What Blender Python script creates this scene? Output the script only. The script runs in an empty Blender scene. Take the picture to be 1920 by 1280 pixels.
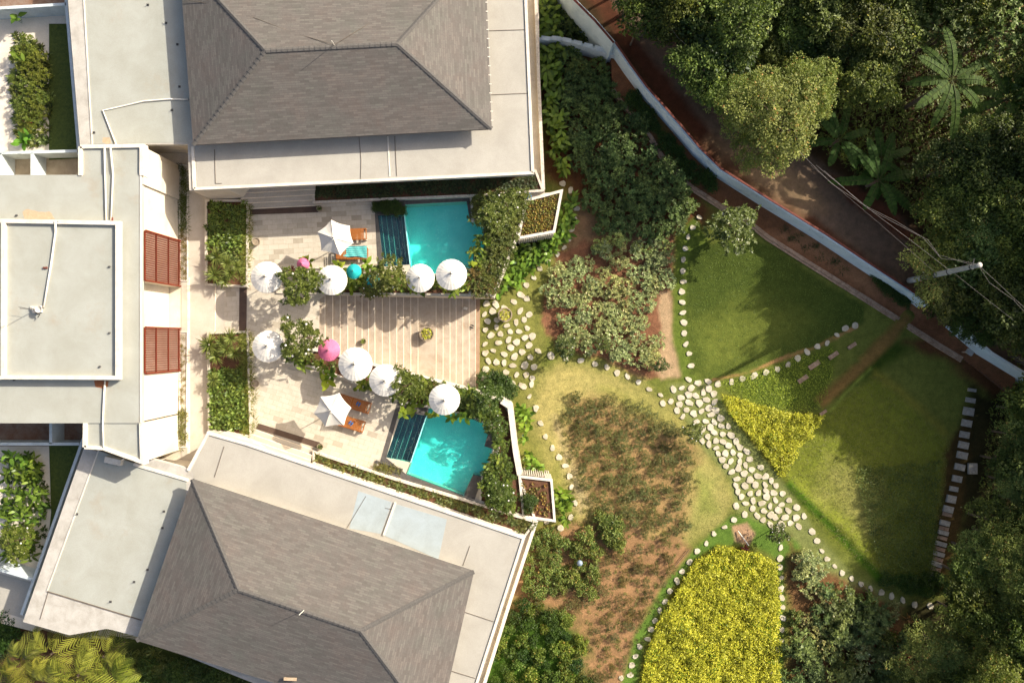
import bpy, math, random
import numpy as np
from mathutils import Vector, Matrix
sc = bpy.context.scene
COL = sc.collection
R_ = math.radians
# ---------------------------------------------------------------- camera, sky, sun
H = 44.67; S = 30.0
cam_d = bpy.data.cameras.new("camera"); cam_d.lens = 25.13; cam_d.sensor_width = 36; cam_d.clip_end = 2000
cam = bpy.data.objects.new("camera", cam_d); COL.objects.link(cam); cam.location = (0, 0, H); sc.camera = cam
SUN_AZ = math.atan2(0.485, 0.875); SUN_EL = R_(29)
w = bpy.data.worlds.new("World"); sc.world = w; w.use_nodes = True
nt = w.node_tree; nt.nodes.clear()
sky = nt.nodes.new("ShaderNodeTexSky"); sky.sky_type = 'NISHITA'; sky.sun_disc = False
sky.sun_elevation = SUN_EL; sky.sun_rotation = math.pi / 2 - SUN_AZ
sky.dust_density = 4.0; sky.ozone_density = 0.3; sky.air_density = 0.7
bg = nt.nodes.new("ShaderNodeBackground"); bg.inputs[1].default_value = 0.125
wo = nt.nodes.new("ShaderNodeOutputWorld")
nt.links.new(sky.outputs[0], bg.inputs[0]); nt.links.new(bg.outputs[0], wo.inputs[0])
sd = bpy.data.lights.new("sun", 'SUN'); sd.energy = 4.6; sd.angle = R_(0.6); sd.color = (1.0, 0.935, 0.825)
so = bpy.data.objects.new("sun", sd); COL.objects.link(so)
sdir = Vector((math.cos(SUN_AZ) * math.cos(SUN_EL), math.sin(SUN_AZ) * math.cos(SUN_EL), math.sin(SUN_EL)))
so.rotation_euler = (-sdir).to_track_quat('-Z', 'Y').to_euler(); so.location = sdir * 80
sc.view_settings.view_transform = 'Standard'; sc.view_settings.look = 'None'
sc.view_settings.gamma = 1; sc.view_settings.exposure = 0.95
sc.cycles.max_bounces = 6; sc.cycles.transparent_max_bounces = 12
# ---------------------------------------------------------------- helpers
rnd = random.Random(7); nr = np.random.default_rng(7)
ZG = -2.2          # garden level
WT = .1            # top of the blue wall
ZS = -1.35          # soil strip under the blue wall
ZR = -0.3           # lane level
def P(px, py, z=0.0):
    k = (H - z) / H / S
    return Vector(((px - 960) * k, (640 - py) * k, z))
def px_of(v):
    k = (H - v.z) / H / S
    return v.x / k + 960, 640 - v.y / k
def hexc(s, a=1.0):
    s = s.lstrip('#'); c = [int(s[i:i + 2], 16) / 255 for i in (0, 2, 4)]
    return tuple((x / 12.92 if x <= .04045 else ((x + .055) / 1.055) ** 2.4) for x in c) + (a,)
def N(m, t, **kw):
    n = m.node_tree.nodes.new(t)
    for k, v in kw.items(): setattr(n, k, v)
    return n
def newmat(name):
    m = bpy.data.materials.new(name); m.use_nodes = True; m.node_tree.nodes.clear()
    o = N(m, "ShaderNodeOutputMaterial"); return m, o, m.node_tree.links
def ramp(m, fac, stops):
    r = N(m, "ShaderNodeValToRGB"); e = r.color_ramp.elements
    while len(e) < len(stops): e.new(0.5)
    for i, (p, c) in enumerate(stops): e[i].position = p; e[i].color = c if len(c) == 4 else (*c, 1)
    m.node_tree.links.new(fac, r.inputs[0]); return r.outputs[0]
def mix(m, a, b, fac, mode='MIX'):
    n = N(m, "ShaderNodeMix", data_type='RGBA', blend_type=mode); L = m.node_tree.links
    for i, v in ((0, fac), (6, a), (7, b)):
        if hasattr(v, 'links') or isinstance(v, bpy.types.NodeSocket): L.new(v, n.inputs[i])
        else: n.inputs[i].default_value = v
    return n.outputs[2]
def noise(m, scale, det=4, rough=.6, vec=None, dist=0):
    n = N(m, "ShaderNodeTexNoise"); n.inputs['Scale'].default_value = scale; n.inputs['Detail'].default_value = det
    n.inputs['Roughness'].default_value = rough; n.inputs['Distortion'].default_value = dist
    if vec is None: vec = wpos(m)
    m.node_tree.links.new(vec, n.inputs['Vector']); return n.outputs[0]
def wpos(m): return N(m, "ShaderNodeNewGeometry").outputs['Position']
def bump(m, h, s, d=.02):
    b = N(m, "ShaderNodeBump"); b.inputs['Strength'].default_value = s; b.inputs['Distance'].default_value = d
    m.node_tree.links.new(h, b.inputs['Height']); return b.outputs[0]
def surf(name, c1, c2=None, rough=.8, scale=1.2, stain=None, st_amt=.4, bs=.3, spec=.3, fine=.12):
    """plaster / concrete / painted surface with broad mottling, fine grain and optional stains"""
    m, o, L = newmat(name); c1 = hexc(c1); c2 = hexc(c2) if c2 else tuple(x * .8 for x in c1[:3]) + (1,)
    p = N(m, "ShaderNodeBsdfPrincipled"); p.inputs['Roughness'].default_value = rough
    p.inputs['Specular IOR Level'].default_value = spec
    a = ramp(m, noise(m, scale, 6, .65, dist=.4), [(.35, c1), (.68, c2)])
    if stain:
        s = ramp(m, noise(m, scale * .45, 5, .7), [(.58, (0, 0, 0)), (.72, (1, 1, 1))])
        mm = N(m, "ShaderNodeMath", operation='MULTIPLY'); L.new(s, mm.inputs[0]); mm.inputs[1].default_value = st_amt
        a = mix(m, a, hexc(stain), mm.outputs[0])
    f = noise(m, 22, 5, .75)
    fr = ramp(m, f, [(.3, (1 - fine * 1.5,) * 3), (.7, (1 + fine,) * 3)])
    a = mix(m, a, fr, 1.0, 'MULTIPLY')
    L.new(a, p.inputs['Base Color']); L.new(bump(m, f, bs), p.inputs['Normal']); L.new(p.outputs[0], o.inputs[0])
    return m
def olive(h, k=.8):
    c = hexc(h); g = .3 * c[0] + .6 * c[1] + .1 * c[2]; c = [x * .95 + g * .05 for x in c[:3]]
    return (c[0] * 1.06 * k, c[1] * .98 * k, c[2] * .95 * k, 1)
def leafmat(name, dark, light, trans=.3, rough=.5, odd=None, odd_at=.93, k=.85):
    m, o, L = newmat(name)
    at = N(m, "ShaderNodeAttribute", attribute_name="v"); oi = N(m, "ShaderNodeObjectInfo")
    st = [(0, olive(dark, k * .8)), (.75, olive(light, k))]
    if odd: st += [(odd_at, olive(light, k)), (min(odd_at + .02, 1), hexc(odd))]
    c = ramp(m, at.outputs['Fac'], st)
    c = mix(m, c, oi.outputs['Color'], 1.0, 'MULTIPLY')
    p = N(m, "ShaderNodeBsdfPrincipled"); p.inputs['Roughness'].default_value = rough; p.inputs['Specular IOR Level'].default_value = .25
    L.new(c, p.inputs['Base Color'])
    t = N(m, "ShaderNodeBsdfTranslucent"); L.new(mix(m, c, (1.0, 1.1, .35, 1), 1.0, 'MULTIPLY'), t.inputs[0])
    ms = N(m, "ShaderNodeMixShader"); ms.inputs[0].default_value = trans
    L.new(p.outputs[0], ms.inputs[1]); L.new(t.outputs[0], ms.inputs[2]); L.new(ms.outputs[0], o.inputs[0])
    return m
def tag(o, label=None, cat=None, group=None, kind=None):
    if label: o['label'] = label
    if cat: o['category'] = cat
    if group: o['group'] = group
    if kind: o['kind'] = kind
    return o
def top_loc(p):
    while p is not None and p.parent is not None: p = p.parent
    return p.location if p is not None and p.get('_w') else None
def mk(name, verts, faces, mat, parent=None, smooth=False, attr=None, uv=None, kind=None):
    me = bpy.data.meshes.new(name); off = top_loc(parent)
    if off is not None:
        verts = [(v[0] - off[0], v[1] - off[1], v[2] - off[2]) for v in verts]
    me.from_pydata([tuple(v) for v in verts], [], [tuple(f) for f in faces]); me.materials.append(mat)
    if smooth: me.polygons.foreach_set('use_smooth', [True] * len(me.polygons))
    if attr is not None:
        a = me.attributes.new('v', 'FLOAT', 'POINT'); a.data.foreach_set('value', np.asarray(attr, dtype=np.float32))
    if uv is not None:
        l = me.uv_layers.new(name='UVMap')
        for p in me.polygons:
            for li in p.loop_indices: l.data[li].uv = uv[li]
    me.update()
    o = bpy.data.objects.new(name, me); COL.objects.link(o); o.parent = parent
    if kind: o['kind'] = kind
    return o
def root(name, loc, label, cat, group=None, rz=0):
    o = bpy.data.objects.new(name, None); COL.objects.link(o); o.location = loc; o.rotation_euler = (0, 0, rz)
    o.empty_display_size = .2; o['_w'] = 1
    return tag(o, label, cat, group)
class MB:
    def __init__(s): s.v = []; s.f = []
    def prism(s, pts, z0, z1):
        """pts: world xy, top z1 bottom z0"""
        a = sum(pts[i][0] * pts[(i + 1) % len(pts)][1] - pts[(i + 1) % len(pts)][0] * pts[i][1] for i in range(len(pts)))
        if a < 0: pts = pts[::-1]
        n = len(pts); b = len(s.v)
        s.v += [(p[0], p[1], z0) for p in pts] + [(p[0], p[1], z1) for p in pts]
        s.f.append(tuple(b + i for i in range(n))[::-1]); s.f.append(tuple(b + n + i for i in range(n)))
        for i in range(n):
            j = (i + 1) % n; s.f.append((b + i, b + j, b + n + j, b + n + i))
        return s
    def pp(s, pts, z0, z1):
        return s.prism([tuple(P(x, y, z1)[:2]) for x, y in pts], z0, z1)
    def box(s, c, d, rz=0):
        cx, cy, cz = c; dx, dy, dz = d[0] / 2, d[1] / 2, d[2] / 2; ca, sa = math.cos(rz), math.sin(rz)
        return s.prism([(cx + x * ca - y * sa, cy + x * sa + y * ca) for x, y in ((-dx, -dy), (dx, -dy), (dx, dy), (-dx, dy))], cz - dz, cz + dz)
    def bar(s, a, b, wd, h):
        """horizontal bar between two 3D points (top at z), width wd, depth h"""
        a = Vector(a); b = Vector(b); d = (b - a); n = Vector((-d.y, d.x, 0)).normalized() * wd / 2; k = len(s.v); dn = Vector((0, 0, h))
        for p in (a, b):
            for q in (p - n, p + n, p + n - dn, p - n - dn): s.v.append(tuple(q))
        s.f += [(k, k + 1, k + 5, k + 4), (k + 1, k + 2, k + 6, k + 5), (k + 2, k + 3, k + 7, k + 6), (k + 3, k, k + 4, k + 7), (k + 3, k + 2, k + 1, k), (k + 4, k + 5, k + 6, k + 7)]
        return s
    def tube(s, pts, r, n=6, r2=None):
        pts = [Vector(p) for p in pts]; b = len(s.v); m = len(pts)
        for i, p in enumerate(pts):
            d = (pts[min(i + 1, m - 1)] - pts[max(i - 1, 0)]).normalized()
            u = d.cross(Vector((0.13, .31, 1)) if abs(d.z) < .95 else Vector((1, .1, 0))).normalized(); q = d.cross(u)
            rr = r if r2 is None else r + (r2 - r) * i / (m - 1)
            for k in range(n):
                a = 2 * math.pi * k / n; s.v.append(tuple(p + (u * math.cos(a) + q * math.sin(a)) * rr))
        for i in range(m - 1):
            for k in range(n):
                k2 = (k + 1) % n; s.f.append((b + i * n + k, b + i * n + k2, b + (i + 1) * n + k2, b + (i + 1) * n + k))
        s.f.append(tuple(b + k for k in range(n))[::-1]); s.f.append(tuple(b + (m - 1) * n + k for k in range(n)))
        return s
    def lathe(s, c, prof, n=20, wob=0):
        b = len(s.v)
        for r, z in prof:
            for k in range(n):
                a = 2 * math.pi * k / n; rr = r * (1 + wob * (k % 2)); s.v.append((c[0] + rr * math.cos(a), c[1] + rr * math.sin(a), c[2] + z))
        for i in range(len(prof) - 1):
            for k in range(n):
                k2 = (k + 1) % n; s.f.append((b + i * n + k, b + i * n + k2, b + (i + 1) * n + k2, b + (i + 1) * n + k))
        s.f.append(tuple(b + k for k in range(n))[::-1]); s.f.append(tuple(b + (len(prof) - 1) * n + k for k in range(n)))
        return s
    def wall(s, path, z0, z1, th, closed=False, cap=None):
        """mitred wall of thickness th along px path (top seen at z1)"""
        w_ = [P(x, y, z1).xy for x, y in path]; n = len(w_); lf = []; rt = []
        for i in range(n):
            a = w_[i - 1] if (i > 0 or closed) else None; c = w_[(i + 1) % n] if (i < n - 1 or closed) else None
            d1 = (w_[i] - a).normalized() if a is not None else (c - w_[i]).normalized()
            d2 = (c - w_[i]).normalized() if c is not None else d1
            nn = Vector((-(d1 + d2).y, (d1 + d2).x)).normalized(); k = th / 2 / max(.35, nn.dot(Vector((-d1.y, d1.x))))
            lf.append(w_[i] + nn * k); rt.append(w_[i] - nn * k)
        for i in range(n if closed else n - 1):
            j = (i + 1) % n; s.prism([lf[i], rt[i], rt[j], lf[j]], z0, z1)
        return s
    def ribs(s, path, z0, z1, off, step=.14, side=1, wd=.07, dp=.05):
        """row of small upright cladding ribs standing proud of a wall face"""
        for (x0, y0), (x1, y1) in zip(path[:-1], path[1:]):
            a = P(x0, y0, z1).xy; b = P(x1, y1, z1).xy; d = (b - a); L = d.length; d = d.normalized(); nn = Vector((-d.y, d.x)) * side
            for k in range(int(L / step)):
                c = a + d * (k + .5) * step + nn * (off + dp / 2)
                s.box((c.x, c.y, (z0 + z1) / 2), (wd, dp, z1 - z0), math.atan2(d.y, d.x))
        return s
    def out(s, name, mat, parent=None, smooth=False, kind=None):
        return mk(name, s.v, s.f, mat, parent, smooth, kind=kind)
def inpoly(X, Y, poly):
    X = np.asarray(X, float); Y = np.asarray(Y, float); c = np.zeros(X.shape, bool); n = len(poly)
    for i in range(n):
        x0, y0 = poly[i]; x1, y1 = poly[(i + 1) % n]
        if y0 == y1: continue
        t = ((y0 > Y) != (y1 > Y)) & (X < (x1 - x0) * (Y - y0) / (y1 - y0) + x0); c ^= t
    return c
def sdist(X, Y, poly):
    d = np.full(X.shape, 1e9); n = len(poly)
    for i in range(n):
        x0, y0 = poly[i]; x1, y1 = poly[(i + 1) % n]; dx, dy = x1 - x0, y1 - y0
        t = np.clip(((X - x0) * dx + (Y - y0) * dy) / (dx * dx + dy * dy + 1e-9), 0, 1)
        d = np.minimum(d, np.hypot(X - x0 - t * dx, Y - y0 - t * dy))
    return np.where(inpoly(X, Y, poly), d, -d)
_lat = nr.random((64, 64))
def vnoise(X, Y):
    xi = np.floor(X).astype(int); yi = np.floor(Y).astype(int); fx = X - xi; fy = Y - yi
    fx = fx * fx * (3 - 2 * fx); fy = fy * fy * (3 - 2 * fy); g = lambda a, b: _lat[a % 64, b % 64]
    return (g(xi, yi) * (1 - fx) + g(xi + 1, yi) * fx) * (1 - fy) + (g(xi, yi + 1) * (1 - fx) + g(xi + 1, yi + 1) * fx) * fy
def fbm(X, Y): return vnoise(X, Y) * .5 + vnoise(X * 2.1 + 7, Y * 2.1) * .28 + vnoise(X * 4.3, Y * 4.3 + 9) * .15 + vnoise(X * 9.1, Y * 9.1) * .07
def fill(poly, step, seed=1, jit=.35, hole=None):
    """jittered hex points (px) inside polygon"""
    r = random.Random(seed); xs = [p[0] for p in poly]; ys = [p[1] for p in poly]; out = []
    y = min(ys); row = 0
    while y < max(ys):
        x = min(xs) + (step / 2 if row % 2 else 0)
        while x < max(xs):
            q = (x + r.uniform(-jit, jit) * step, y + r.uniform(-jit, jit) * step)
            if inpoly(q[0], q[1], poly) and not (hole and any(inpoly(q[0], q[1], h) for h in hole)): out.append(q)
            x += step
        y += step * .87; row += 1
    return out
RANK = []
def ranked(o, base, px, py): RANK.append((o, base, px, py))
class Proto:
    """builds a thing once, then copies it and its parts"""
    def __init__(s, make): s.make = make; s.o = None; s.used = False
    def place(s, loc, rz=0, scale=1.0, label=None, cat=None, group=None, color=None, kind=None, name=None, rank=None):
        if s.o is None: s.o = s.make()
        if not s.used: o = s.o; s.used = True
        else:
            o = s.o.copy(); COL.objects.link(o)
            for ch in s.o.children:
                c = ch.copy(); COL.objects.link(c); c.parent = o
                for g in ch.children:
                    d = g.copy(); COL.objects.link(d); d.parent = c
        if '_w' in o: del o['_w']
        o.location = loc; o.rotation_euler = (0, 0, rz); o.scale = (scale,) * 3 if not isinstance(scale, tuple) else scale
        if color is not None:
            o.color = (*color, 1)
            for c in o.children: c.color = (*color, 1)
        for k in ('group', 'label', 'category'):
            if k in o: del o[k]
        if name: o.name = name
        tag(o, label, cat, group, kind)
        if rank: ranked(o, label, *rank)
        return o
def tint(r, a=.18, warm=.1):
    b = 1 + r.uniform(-a, a); q = r.uniform(-warm, warm); return (b * (1 + q), b, b * (1 - q))
# ---------------------------------------------------------------- materials
M = {}
M['paving'] = None
def tile_mat(name, ang, c1, c2, c3, tw=.62, th=.31, mortar='8c7a64'):
    m, o, L = newmat(name)
    mp = N(m, "ShaderNodeMapping"); mp.inputs['Rotation'].default_value = (0, 0, ang); L.new(wpos(m), mp.inputs[0])
    b = N(m, "ShaderNodeTexBrick"); L.new(mp.outputs[0], b.inputs['Vector']); b.offset = .5
    b.inputs['Scale'].default_value = 1; b.inputs['Brick Width'].default_value = tw; b.inputs['Row Height'].default_value = th
    b.inputs['Mortar Size'].default_value = .006; b.inputs['Color1'].default_value = (0, 0, 0, 1); b.inputs['Color2'].default_value = (1, 1, 1, 1)
    b.inputs['Mortar'].default_value = (.5, .5, .5, 1); b.inputs['Bias'].default_value = 0
    c = ramp(m, b.outputs[0], [(0, hexc(c1)), (.45, hexc(c2)), (.8, hexc(c2)), (1, hexc(c3))])
    c = mix(m, c, hexc(mortar), mixfac(m, b.outputs['Fac'], .7))
    n = noise(m, 3.0, 7, .7, dist=.5); c = mix(m, c, ramp(m, n, [(.3, (.86, .84, .80)), (.7, (1.06, 1.05, 1.03))]), 1.0, 'MULTIPLY')
    n2 = noise(m, 26, 4, .7)
    c = mix(m, c, ramp(m, n2, [(.3, (.92,) * 3), (.7, (1.05,) * 3)]), 1.0, 'MULTIPLY')
    p = N(m, "ShaderNodeBsdfPrincipled"); p.inputs['Roughness'].default_value = .75; L.new(c, p.inputs['Base Color'])
    L.new(bump(m, n2, .25), p.inputs['Normal']); L.new(p.outputs[0], o.inputs[0]); return m
def mixfac(m, s, k):
    q = N(m, "ShaderNodeMath", operation='MULTIPLY'); m.node_tree.links.new(s, q.inputs[0]); q.inputs[1].default_value = k; return q.outputs[0]
M['pave1'] = tile_mat('beige_stone_tiles', R_(-3), 'bdb3a0', 'c4baa8', 'a69b88')
M['pave2'] = tile_mat('beige_stone_tiles_angled', R_(18), 'bbb19e', 'c3b9a7', 'a69b88')
M['plaza'] = surf('pale_plaza_stone', 'c0b6a5', 'b0a593', scale=.9, stain='a8977c', st_amt=.35)
M['step'] = surf('sandstone_step', 'b5a692', 'a2917c', scale=1.6, stain='8f765c', st_amt=.5, bs=.4)
M['nose'] = surf('step_nosing', 'ecdfc8', 'd8c8ac', scale=3)
M['stepdark'] = surf('warm_step_stone', 'a98c70', '94775c', scale=2, stain='6b5440', st_amt=.5)
M['band'] = surf('dark_brown_stone', '5d4a3d', '4b3b31', rough=.6, scale=2)
M['plaster'] = surf('cream_plaster', 'cfc4b0', 'bfb29b', scale=.8, stain='9c8d74', st_amt=.45)
M['white'] = surf('white_coping', 'dcd3c3', 'cbc0ac', scale=2, stain='9c9080', st_amt=.35)
M['wallstone'] = surf('ribbed_stone', 'd3c9b9', 'b5a894', scale=6, stain='8d8069', st_amt=.5)
M['roofgrey'] = surf('grey_green_roof_coating', 'a3a398', '99988b', scale=.7, stain='9a8c76', st_amt=.5, fine=.07)
M['roofcream'] = surf('cream_roof_coating', 'aca699', 'a09a8d', scale=.6, stain='9b9385', st_amt=.55, fine=.08)
M['roofband'] = surf('weathered_roof_margin', 'b9b3a8', 'a09a8e', scale=1.6, stain='8b8375', st_amt=.5)
M['rust'] = surf('rust_stain', 'a5673f', '8a5030', scale=6)
M['stainlt'] = surf('faint_tan_stain', 'b7a184', 'ab9375', scale=6)
M['patchblue'] = surf('pale_blue_roof_patch', 'a2abab', '989f9c', scale=1.2, fine=.05)
M['seam'] = surf('dark_seam', '6e6254', '5b5145', scale=6)
M['pipe'] = surf('white_pvc_pipe', 'eae3d3', 'ddd5c3', rough=.4, scale=4, fine=.03)
M['soil'] = surf('planter_soil', '6b4a34', '543827', rough=.95, scale=5, bs=.8, fine=.3)
M['bark'] = surf('bark', '75634e', '57493a', rough=.9, scale=8, bs=.8, fine=.25)
M['slat'] = surf('red_brown_timber', '742c14', '60240f', rough=.5, scale=9, fine=.1)
M['teak'] = surf('orange_teak', 'a5652f', '8f5424', rough=.5, scale=14, fine=.12)
M['darkstone'] = surf('charcoal_pool_stone', '5f5a54', '4a4641', rough=.55, scale=4, fine=.12)
M['fabric'] = surf('white_canvas', 'e2dccf', 'd3ccbd', rough=.9, scale=2.2, stain='b5ab98', st_amt=.4, fine=.05)
M['fabric2'] = surf('natural_canvas', 'd8d1c2', 'cac2b2', rough=.9, scale=2, stain='b0a592', st_amt=.4, fine=.04)
M['pink'] = surf('pink_canvas', 'd4708f', 'c4627f', rough=.9, scale=3, fine=.05)
M['tealc'] = surf('teal_canvas', '23aaa5', '1d9a97', rough=.9, scale=3, fine=.05)
M['blue'] = surf('blue_plastic', '3a78b8', '2f5f96', rough=.4, scale=5)
M['metal'] = surf('dark_metal', '4d4a47', '3b3937', rough=.4, scale=6)
M['bluewall'] = surf('pale_blue_paint', 'd2dedd', 'c0cfcf', scale=1.3, stain='7f9296', st_amt=.5, fine=.08)
M['whitewall'] = surf('whitewashed_wall', 'c9d1cf', 'b5bdbb', scale=1.5, stain='85908e', st_amt=.5)
M['brickcap'] = surf('brick_red_coping', '7a4334', '5f3227', scale=5, fine=.2)
M['kerb'] = surf('weathered_kerb_stone', 'b2967a', '8a6d54', scale=4, stain='463629', st_amt=.6, fine=.25)
M['stone'] = surf('pale_stepping_stone', 'cdc3aa', 'a69a7e', scale=1.6, stain='a3977c', st_amt=.5, fine=.12)
M['slab'] = surf('grey_slab', 'aaa496', '8f887a', scale=7, stain='625c50', st_amt=.6, fine=.2)
M['concrete'] = surf('pole_concrete', 'b5b2a8', '98958c', scale=4, fine=.12)
M['pot'] = surf('terracotta_grey_pot', 'a6957c', '85745e', scale=7, fine=.15)
M['cable'] = surf('grey_cable', '8f867c', '787068', rough=.5, scale=3)
M['courtfloor'] = surf('courtyard_paving', 'dbd0be', 'cabea9', scale=1.0, stain='a3957d', st_amt=.3)
M['beigefloor'] = surf('beige_cement', 'b3a48c', '9c8c74', scale=1.5, stain='7c6a55', st_amt=.5)
M['brownfloor'] = surf('stained_cement', '7c5c48', '8a7a6c', scale=1.6, stain='5c3826', st_amt=.7, fine=.2)
# roof shingles (UV in metres, courses follow each slope)
def shingles():
    m, o, L = newmat('roof_shingles')
    uv = N(m, "ShaderNodeUVMap"); b = N(m, "ShaderNodeTexBrick"); L.new(uv.outputs[0], b.inputs['Vector'])
    b.inputs['Scale'].default_value = 1; b.inputs['Brick Width'].default_value = .5; b.inputs['Row Height'].default_value = .12
    b.inputs['Mortar Size'].default_value = .012; b.inputs['Mortar Smooth'].default_value = .4
    b.inputs['Color1'].default_value = (0, 0, 0, 1); b.inputs['Color2'].default_value = (1, 1, 1, 1); b.inputs['Mortar'].default_value = (.5, .5, .5, 1)
    c = ramp(m, b.outputs[0], [(0, hexc('59534c')), (.5, hexc('615b54')), (1, hexc('69635b'))])
    pn = noise(m, .55, 5, .7); c = mix(m, c, ramp(m, pn, [(.3, (.93, 1.0, .97)), (.5, (1, 1, 1)), (.7, (1.07, .98, .96))]), 1.0, 'MULTIPLY')
    n = noise(m, 7, 6, .8, vec=uv.outputs[0]); c = mix(m, c, ramp(m, n, [(.3, (.84,) * 3), (.7, (1.1,) * 3)]), 1.0, 'MULTIPLY')
    c = mix(m, c, hexc('4a433b'), mixfac(m, b.outputs['Fac'], .35))
    p = N(m, "ShaderNodeBsdfPrincipled"); p.inputs['Roughness'].default_value = .9; L.new(c, p.inputs['Base Color'])
    L.new(bump(m, n, .5), p.inputs['Normal']); L.new(p.outputs[0], o.inputs[0]); return m
M['shingle'] = shingles()
M['cap'] = surf('ridge_cap_shingle', '605c57', '55514b', rough=.9, scale=9, fine=.15)
# water: tinted clear body with a rippled gloss
def water():
    m, o, L = newmat('pool_water'); t = N(m, "ShaderNodeBsdfTransparent"); t.inputs[0].default_value = (.60, .97, .95, 1)
    g = N(m, "ShaderNodeBsdfGlossy"); g.inputs['Roughness'].default_value = .06
    L.new(bump(m, noise(m, 6, 4, .6, dist=1.2), .8, .06), g.inputs['Normal'])
    ms = N(m, "ShaderNodeMixShader"); ms.inputs[0].default_value = .07
    L.new(t.outputs[0], ms.inputs[1]); L.new(g.outputs[0], ms.inputs[2]); L.new(ms.outputs[0], o.inputs[0]); return m
M['water'] = water()
def pooltile():
    m, o, L = newmat('turquoise_pool_tile'); v = N(m, "ShaderNodeTexVoronoi", feature='SMOOTH_F1'); v.inputs['Scale'].default_value = 3.2
    ws = N(m, "ShaderNodeVectorMath", operation='ADD'); L.new(wpos(m), ws.inputs[0])
    nn = N(m, "ShaderNodeTexNoise"); nn.inputs['Scale'].default_value = 2.5; L.new(wpos(m), nn.inputs[0]); L.new(nn.outputs[1], ws.inputs[1]); L.new(ws.outputs[0], v.inputs['Vector'])
    c = ramp(m, noise(m, 1.1, 5, .6), [(.3, hexc('8fdcd6')), (.7, hexc('b4ebe4'))])
    c = mix(m, c, ramp(m, noise(m, 30, 2, .6), [(.3, (.9,) * 3), (.7, (1.08,) * 3)]), 1.0, 'MULTIPLY')
    p = N(m, "ShaderNodeBsdfPrincipled"); p.inputs['Roughness'].default_value = .5; L.new(c, p.inputs['Base Color']); L.new(p.outputs[0], o.inputs[0]); return m
M['pooltile'] = pooltile()
M['pooldark'] = surf('dark_pool_step_tile', '26343a', '1d2a30', rough=.4, scale=6)
def stripes():
    m, o, L = newmat('striped_towel'); tc = N(m, "ShaderNodeTexCoord"); wv = N(m, "ShaderNodeTexWave", wave_type='BANDS', bands_direction='Y')
    L.new(tc.outputs['Object'], wv.inputs[0]); wv.inputs['Scale'].default_value = 2.6; wv.inputs['Distortion'].default_value = .6; wv.inputs['Detail Scale'].default_value = 2
    c = ramp(m, wv.outputs[0], [(.15, hexc('1c5f78')), (.3, hexc('159a93')), (.72, hexc('159a93')), (.82, hexc('8fd6c6'))])
    p = N(m, "ShaderNodeBsdfPrincipled"); p.inputs['Roughness'].default_value = .95; L.new(c, p.inputs['Base Color']); L.new(p.outputs[0], o.inputs[0]); return m
M['towel'] = stripes()
# ground: colour attribute carries what grows or lies where; grain comes from noise
def groundmat(name, fine=.35, bs=.9):
    m, o, L = newmat(name); at = N(m, "ShaderNodeAttribute", attribute_name="Col")
    c = at.outputs['Color']
    c = mix(m, c, ramp(m, noise(m, 2.2, 8, .75), [(.28, (.62, .66, .6)), (.72, (1.3, 1.24, 1.18))]), 1.0, 'MULTIPLY')
    f = noise(m, 17, 6, .8); c = mix(m, c, ramp(m, f, [(.32, (1 - fine,) * 3), (.68, (1 + fine,) * 3)]), 1.0, 'MULTIPLY')
    p = N(m, "ShaderNodeBsdfPrincipled"); p.inputs['Roughness'].default_value = .95; p.inputs['Specular IOR Level'].default_value = .1
    L.new(c, p.inputs['Base Color']); L.new(bump(m, f, bs, .05), p.inputs['Normal']); L.new(p.outputs[0], o.inputs[0]); return m
M['ground'] = groundmat('garden_ground')
M['road'] = groundmat('worn_lane', .18, .4)
# leaves
M['lf_jungle'] = leafmat('jungle_leaf', '20300c', '66762a', .22, rough=.6, odd='8a8a30', k=1.05)
M['lf_light'] = leafmat('light_green_leaf', '4a6420', '8c9c48', .3, odd='a5834a')
M['lf_feather'] = leafmat('fine_leaf', '4a6420', '9cac54', .3, rough=.6, odd='b08a4c', odd_at=.95)
M['lf_dark'] = leafmat('dark_glossy_leaf', '26400f', '587230', .25, rough=.5)
M['lf_cassava'] = leafmat('cassava_leaf', '2e4018', '6c7e40', .25, k=1.1)
M['lf_frang'] = leafmat('frangipani_leaf', '3c4d18', '78843a', .25, rough=.4, odd='e8d8b0', odd_at=.985)
M['lf_olive'] = leafmat('olive_bush_leaf', '4c5a2a', '9ca664', .2, odd='d6cc9c', odd_at=.86, k=1.28)
M['lf_dry'] = leafmat('dry_bush_leaf', '4a4a20', '84804a', .2, odd='9a7e50', odd_at=.85)
M['lf_canna'] = leafmat('broad_canna_leaf', '3f5c18', '8aa040', .35, rough=.35, odd='a88a3c', odd_at=.975)
M['lf_strap'] = leafmat('strap_leaf', '3a4c1c', '7f8c48', .3, rough=.4)
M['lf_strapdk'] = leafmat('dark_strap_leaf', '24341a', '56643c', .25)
M['lf_yellow'] = leafmat('yellow_groundcover_leaf', '6a7c14', 'c8c82e', .3, odd='66801e', odd_at=.85, k=1.05)
M['lf_brown'] = leafmat('reddish_dry_leaf', '7a4a26', 'b07a4c', .2)
M['lf_red'] = leafmat('red_cordyline_leaf', '5c1f22', 'a04a40', .25, odd='c08a80', odd_at=.9)
M['lf_palm'] = leafmat('palm_leaf', '3f5016', '98a044', .35, rough=.35)
M['lf_banana'] = leafmat('banana_leaf', '2c4c12', '56782a', .4, rough=.75, k=.75)
M['lf_grass'] = leafmat('grass_blade', '56602a', '8a8a48', .3)
M['lf_succ'] = leafmat('succulent_leaf', '4c5a20', '98963c', .1, odd='7c5030', odd_at=.85)
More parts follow.
